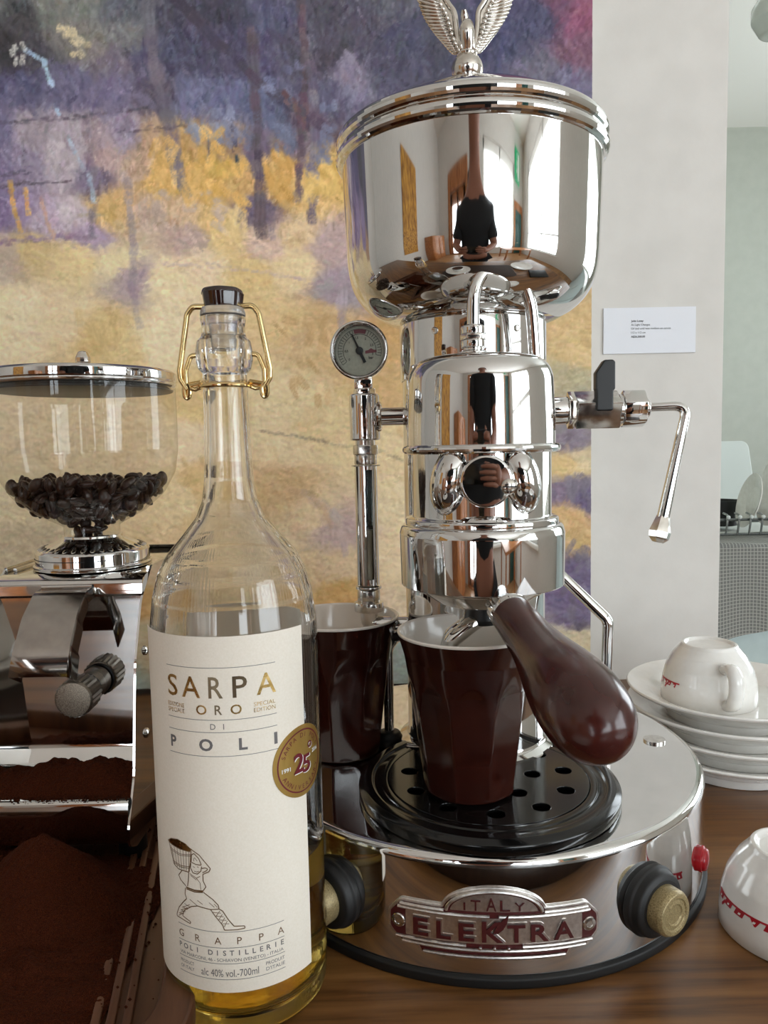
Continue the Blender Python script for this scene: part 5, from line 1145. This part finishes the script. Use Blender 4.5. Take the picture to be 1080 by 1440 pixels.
mobj('cord', tube([(0, 0, 0), (0, 0, -0.18)], 0.003, 10), BLACK, PD); mobj('lamp_holder', lathe(fil([(0.0, -0.235), (0.016, -0.235), (0.024, -0.205), (0.018, -0.175), (0, -0.172)], .002, 3), 24), CHROME, PD)
mobj('bulb', ellipsoid((0, 0, -0.275), (0.024, 0.024, 0.030), 20, 12), mat('opal_bulb', rgb(240, 240, 232), 0.3), PD)
mobj('ceiling_rose', lathe([(0.045, 0), (0.045, -0.015), (0.01, -0.028), (0, -0.028)], 32), CEILM, PD)

# ------------------------------------------------------------------ the photographer and the room behind, seen in the chrome
def skin_body(name, joints, edges, m, parent, root=0, sub=2):
    me = bpy.data.meshes.new(name); me.from_pydata([j[:3] for j in joints], edges, []); me.update()
    o = bpy.data.objects.new(name, me); COL.objects.link(o); o.parent = parent
    o.modifiers.new('skin', 'SKIN'); me.skin_vertices or None
    lay = me.skin_vertices[0] if len(me.skin_vertices) else None
    if lay is None:
        bpy.context.view_layer.objects.active = o; bpy.ops.mesh.customdata_skin_add(); lay = me.skin_vertices[0]
    for v, j in zip(lay.data, joints): v.radius = (j[3], j[4] if len(j) > 4 else j[3])
    lay.data[root].use_root = True
    s = o.modifiers.new('smooth', 'SUBSURF'); s.levels = sub; s.render_levels = sub
    o.modifiers['skin'].use_smooth_shade = True
    me.materials.append(m)
    return o
SKIN = mat('skin', rgb(150, 98, 76), 0.5); TEE = mat('black_cotton', rgb(22, 22, 24), 0.85); TROU = mat('dark_denim', rgb(30, 31, 36), 0.9)
PS = thing('person', 'person in a black t-shirt and dark trousers holding up a phone', 'person', (0.0, -0.40, FZ))
H0 = 0.90
jj = [(0, 0, 0.92, .13, .10), (0, 0, 1.10, .125, .095), (0, 0.0, 1.30, .145, .10), (0, 0, 1.40, .10, .07), (0, 0.01, 1.47, .052, .055), (0, 0.02, 1.55, .070, .085), (0, 0.02, 1.64, .076, .092), (0, 0.01, 1.70, .05, .06),
      (-.17, 0, 1.37, .055), (-.215, 0.06, 1.16, .045), (-.10, 0.30, 1.105, .031), (-.075, 0.345, 1.115, .026),
      (.17, 0, 1.37, .055), (.215, 0.06, 1.16, .045), (.10, 0.30, 1.105, .031), (.075, 0.345, 1.115, .026),
      (-.09, 0, 0.86, .085), (-.10, 0.01, 0.48, .058), (-.10, -0.01, 0.09, .040), (-.11, 0.10, 0.035, .035),
      (.09, 0, 0.86, .085), (.10, 0.01, 0.48, .058), (.10, -0.01, 0.09, .040), (.11, 0.10, 0.035, .035)]
ee = [(0, 1), (1, 2), (2, 3), (3, 4), (4, 5), (5, 6), (6, 7), (3, 8), (8, 9), (9, 10), (10, 11), (3, 12), (12, 13), (13, 14), (14, 15), (0, 16), (16, 17), (17, 18), (18, 19), (0, 20), (20, 21), (21, 22), (22, 23)]
pbody = skin_body('body', jj, ee, SKIN, PS)
mobj('face_features', J(*[ellipsoid((s * 0.032, 0.103, 1.615), (0.012, 0.006, 0.007), 12, 8) for s in (-1, 1)], ellipsoid((0, 0.108, 1.545), (0.024, 0.005, 0.006), 12, 8)), INK, PS)
mobj('nose_and_ears', J(ellipsoid((0, 0.118, 1.582), (0.013, 0.018, 0.022), 14, 8), *[ellipsoid((s * 0.080, 0.015, 1.59), (0.010, 0.020, 0.032), 12, 8) for s in (-1, 1)]), SKIN, PS)
mobj('hair', T(ellipsoid((0, -0.012, 1.665), (0.088, 0.100, 0.070), 24, 14), Matrix.Identity(4)), mat('dark_hair', rgb(38, 28, 24), 0.7), PS)
hands = []
for s in (-1, 1):
    for k in range(4):
        z = 1.152 - 0.020 * k; L_ = (0.95, 1.05, 1.0, 0.8)[k]
        hands.append(tube(fil([(s * .080, 0.350, z - .004), (s * (.080 - .012 * L_), 0.374, z), (s * (.080 - .040 * L_), 0.376, z + .001), (s * (.080 - .056 * L_), 0.370, z)], .006, 4), [.0092] * 4 + [.0085] * 7 + [.006], 10) if False else tube([(s * .080, 0.350, z - .004), (s * .071, 0.366, z), (s * (.080 - .034 * L_), 0.373, z + .001), (s * (.080 - .052 * L_), 0.368, z)], [.0098, .0092, .0085, .0055], 10))
    hands.append(tube([(s * .082, 0.335, 1.115), (s * .070, 0.338, 1.142), (s * .052, 0.346, 1.160), (s * .040, 0.350, 1.166)], [.013, .0115, .010, .006], 10))
    hands.append(ellipsoid((s * .084, 0.346, 1.122), (.016, .022, .040), 16, 10))
mobj('fingers', J(*hands), SKIN, PS, 60)
js = [(0, 0, 0.90, .185, .125), (0, 0, 1.10, .180, .120), (0, 0.0, 1.28, .185, .120), (0, 0, 1.385, .125, .085), (0, .004, 1.43, .072, .066), (-.17, 0, 1.36, .078), (-.205, 0.045, 1.21, .070), (.17, 0, 1.36, .078), (.205, 0.045, 1.21, .070)]
skin_body('t_shirt', js, [(0, 1), (1, 2), (2, 3), (3, 4), (3, 5), (5, 6), (3, 7), (7, 8)], TEE, PS)
jt = [(0, 0, 0.93, .178, .120), (-.09, 0, 0.84, .096), (-.10, 0.01, 0.48, .075), (-.10, -0.01, 0.10, .062), (.09, 0, 0.84, .096), (.10, 0.01, 0.48, .075), (.10, -0.01, 0.10, .062)]
skin_body('trousers', jt, [(0, 1), (1, 2), (2, 3), (0, 4), (4, 5), (5, 6)], TROU, PS)
for s in (-1, 1): mobj('shoe', mv(ellipsoid((0, 0, 0.04), (0.048, 0.135, 0.040), 20, 12), s * .108, 0.055, 0), BLACK, PS)
PH = mobj('phone', box(-0.074, 0.074, -0.0400, -0.0320, 0.192, 0.264, 0.003, 3), GLOSSBLACK); tag(PH, 'dark phone held sideways in both hands of the person', 'phone')

PT2 = thing('wall_picture', 'tall framed orange abstract picture on the left wall', 'picture', (XL, -0.9, 0.05))
OR = mat('orange_canvas', rgb(200, 130, 40), 0.6); vary(OR, rgb(120, 70, 30), rgb(222, 165, 70), noise_scale=2.2, detail=6)
mobj('canvas', box(0, 0.03, -0.35, 0.35, 0, 1.1, 0.002, 2), OR, PT2)
EX = thing('exit_sign', 'green running man exit sign high on the rear wall', 'sign', (2.15, YR, 1.38))
GREEN = mat('sign_green', rgb(20, 110, 70), 0.4); GREEN.node_tree.nodes['Principled BSDF'].inputs['Emission Color'].default_value = rgb(30, 170, 110); GREEN.node_tree.nodes['Principled BSDF'].inputs['Emission Strength'].default_value = 0.6
mobj('box', box(-0.16, 0.16, 0.0, 0.05, 0, 0.17, 0.004, 2), GREEN, EX)
mobj('pictogram', J(ellipsoid((-0.03, 0.052, 0.135), (0.014, 0.003, 0.014), 16, 8), *[tube(p, 0.008, 8) for p in ([(-.03, .05, .11), (-.02, .05, .07)], [(-.02, .05, .07), (.01, .05, .05), (.005, .05, .025)], [(-.02, .05, .07), (-.045, .05, .05), (-.07, .05, .045)], [(-.03, .05, .105), (.0, .05, .09)], [(-.03, .05, .105), (-.055, .05, .085)])], box(0.03, 0.12, 0.049, 0.053, 0.02, 0.15)), WHITEINK, EX)
DN = thing('dining_table', 'plain wooden table standing by the rear windows', 'table', (1.5, -1.9, FZ))
mobj('table_top', box(-0.6, 0.6, -0.4, 0.4, 0.71, 0.74, 0.004, 2), FRAMEWOOD, DN)
for sx_ in (-1, 1):
    for sy_ in (-1, 1): mobj('leg', box(sx_ * .55 - .025, sx_ * .55 + .025, sy_ * .35 - .025, sy_ * .35 + .025, 0, .71, .003, 2), FRAMEWOOD, DN)
WD = thing('wardrobe', 'dark wooden cupboard standing against the left wall', 'cupboard', (-1.95, -2.2, FZ))
mobj('carcass', box(-0.24, 0.24, -0.5, 0.5, 0, 1.45, .004, 2), FRAMEWOOD, WD)
for s in (-1, 1):
    d = mobj('door', box(0.24, 0.262, s * .25 - .24, s * .25 + .24, 0.06, 1.40, .004, 2), FRAMEWOOD, WD); mobj('knob', ellipsoid((0.275, s * .04, 0.75), (.012, .012, .012), 12, 8), BRASS, d)
bk = thing('bookcase', 'tall dark bookcase added by the rear wall for dark strips in the chrome', 'bookcase', (-0.28, YR + 0.20, FZ))  # unseen bookcase, added so the chrome mirrors more dark vertical strips
DARKW = mat('dark_stained_wood', rgb(52, 36, 28), 0.4); vary(DARKW, rgb(42, 28, 22), rgb(64, 46, 36), noise_scale=12)
mobj('back_panel', box(-0.17, 0.17, -0.17, -0.155, 0, 2.1), DARKW, bk)
for s in (-1, 1): mobj('side_panel', box(s * .16 - .012, s * .16 + .012, -0.155, 0.14, 0, 2.1, .002, 2), DARKW, bk)
for k in range(6): mobj('shelf', box(-0.148, 0.148, -0.155, 0.13, 0.06 + k * .405, 0.085 + k * .405, .002, 2), DARKW, bk)
# things on the near part of the worktop, mirrored in the bowl
sa = copyo(smesh, None, (-0.06, 0.13, 0.0142)); tag(sa, 'white saucer lying alone on the dark chopping board', 'saucer')
cf = thing('coffee_cup', 'white cup of black coffee on the lone saucer', 'cup', (-0.06, 0.13, 0.0266))
mobj('body', lathe(fil(CUPP, [0, .002, .001, .001, .003, .01, .012, .012, .01, 0], 4) + fil(CUPI, [0, .0008, .01, .01, .008, .004, 0], 4), 64), CERAMIC, cf, 60)
mobj('coffee', lathe([(0.0300, 0.034), (0.0, 0.034)], 48), mat('black_coffee', rgb(70, 38, 18), 0.08), cf)
dp_ = mobj('dinner_plate', lathe(platep, 64), CERAMIC); dp_.location = (0.37, 0.08, 0.0); tag(dp_, 'white dinner plate lying on the worktop before the upturned cup', 'plate')
br = mobj('added_dark_board', plate([fil([(-0.20, -0.10), (0.20, -0.10), (0.20, 0.10), (-0.20, 0.10)], .03, 6, True)], 0.014, 0.003), DARKW); br.location = (0.06, 0.13, 0.0); br.rotation_euler = (0, 0, R(4)); tag(br, 'dark wooden chopping board added before the machine to darken its chrome', 'chopping board')  # unseen board, added to darken the worktop mirrored in the bowl
nb = mobj('notebook', box(-0.08, 0.08, -0.06, 0.06, 0, 0.012, 0.002, 2), BLACK); nb.location = (0.42, 0.27, 0); nb.rotation_euler = (0, 0, R(24)); tag(nb, 'black notebook lying on the worktop by the wall end', 'notebook')
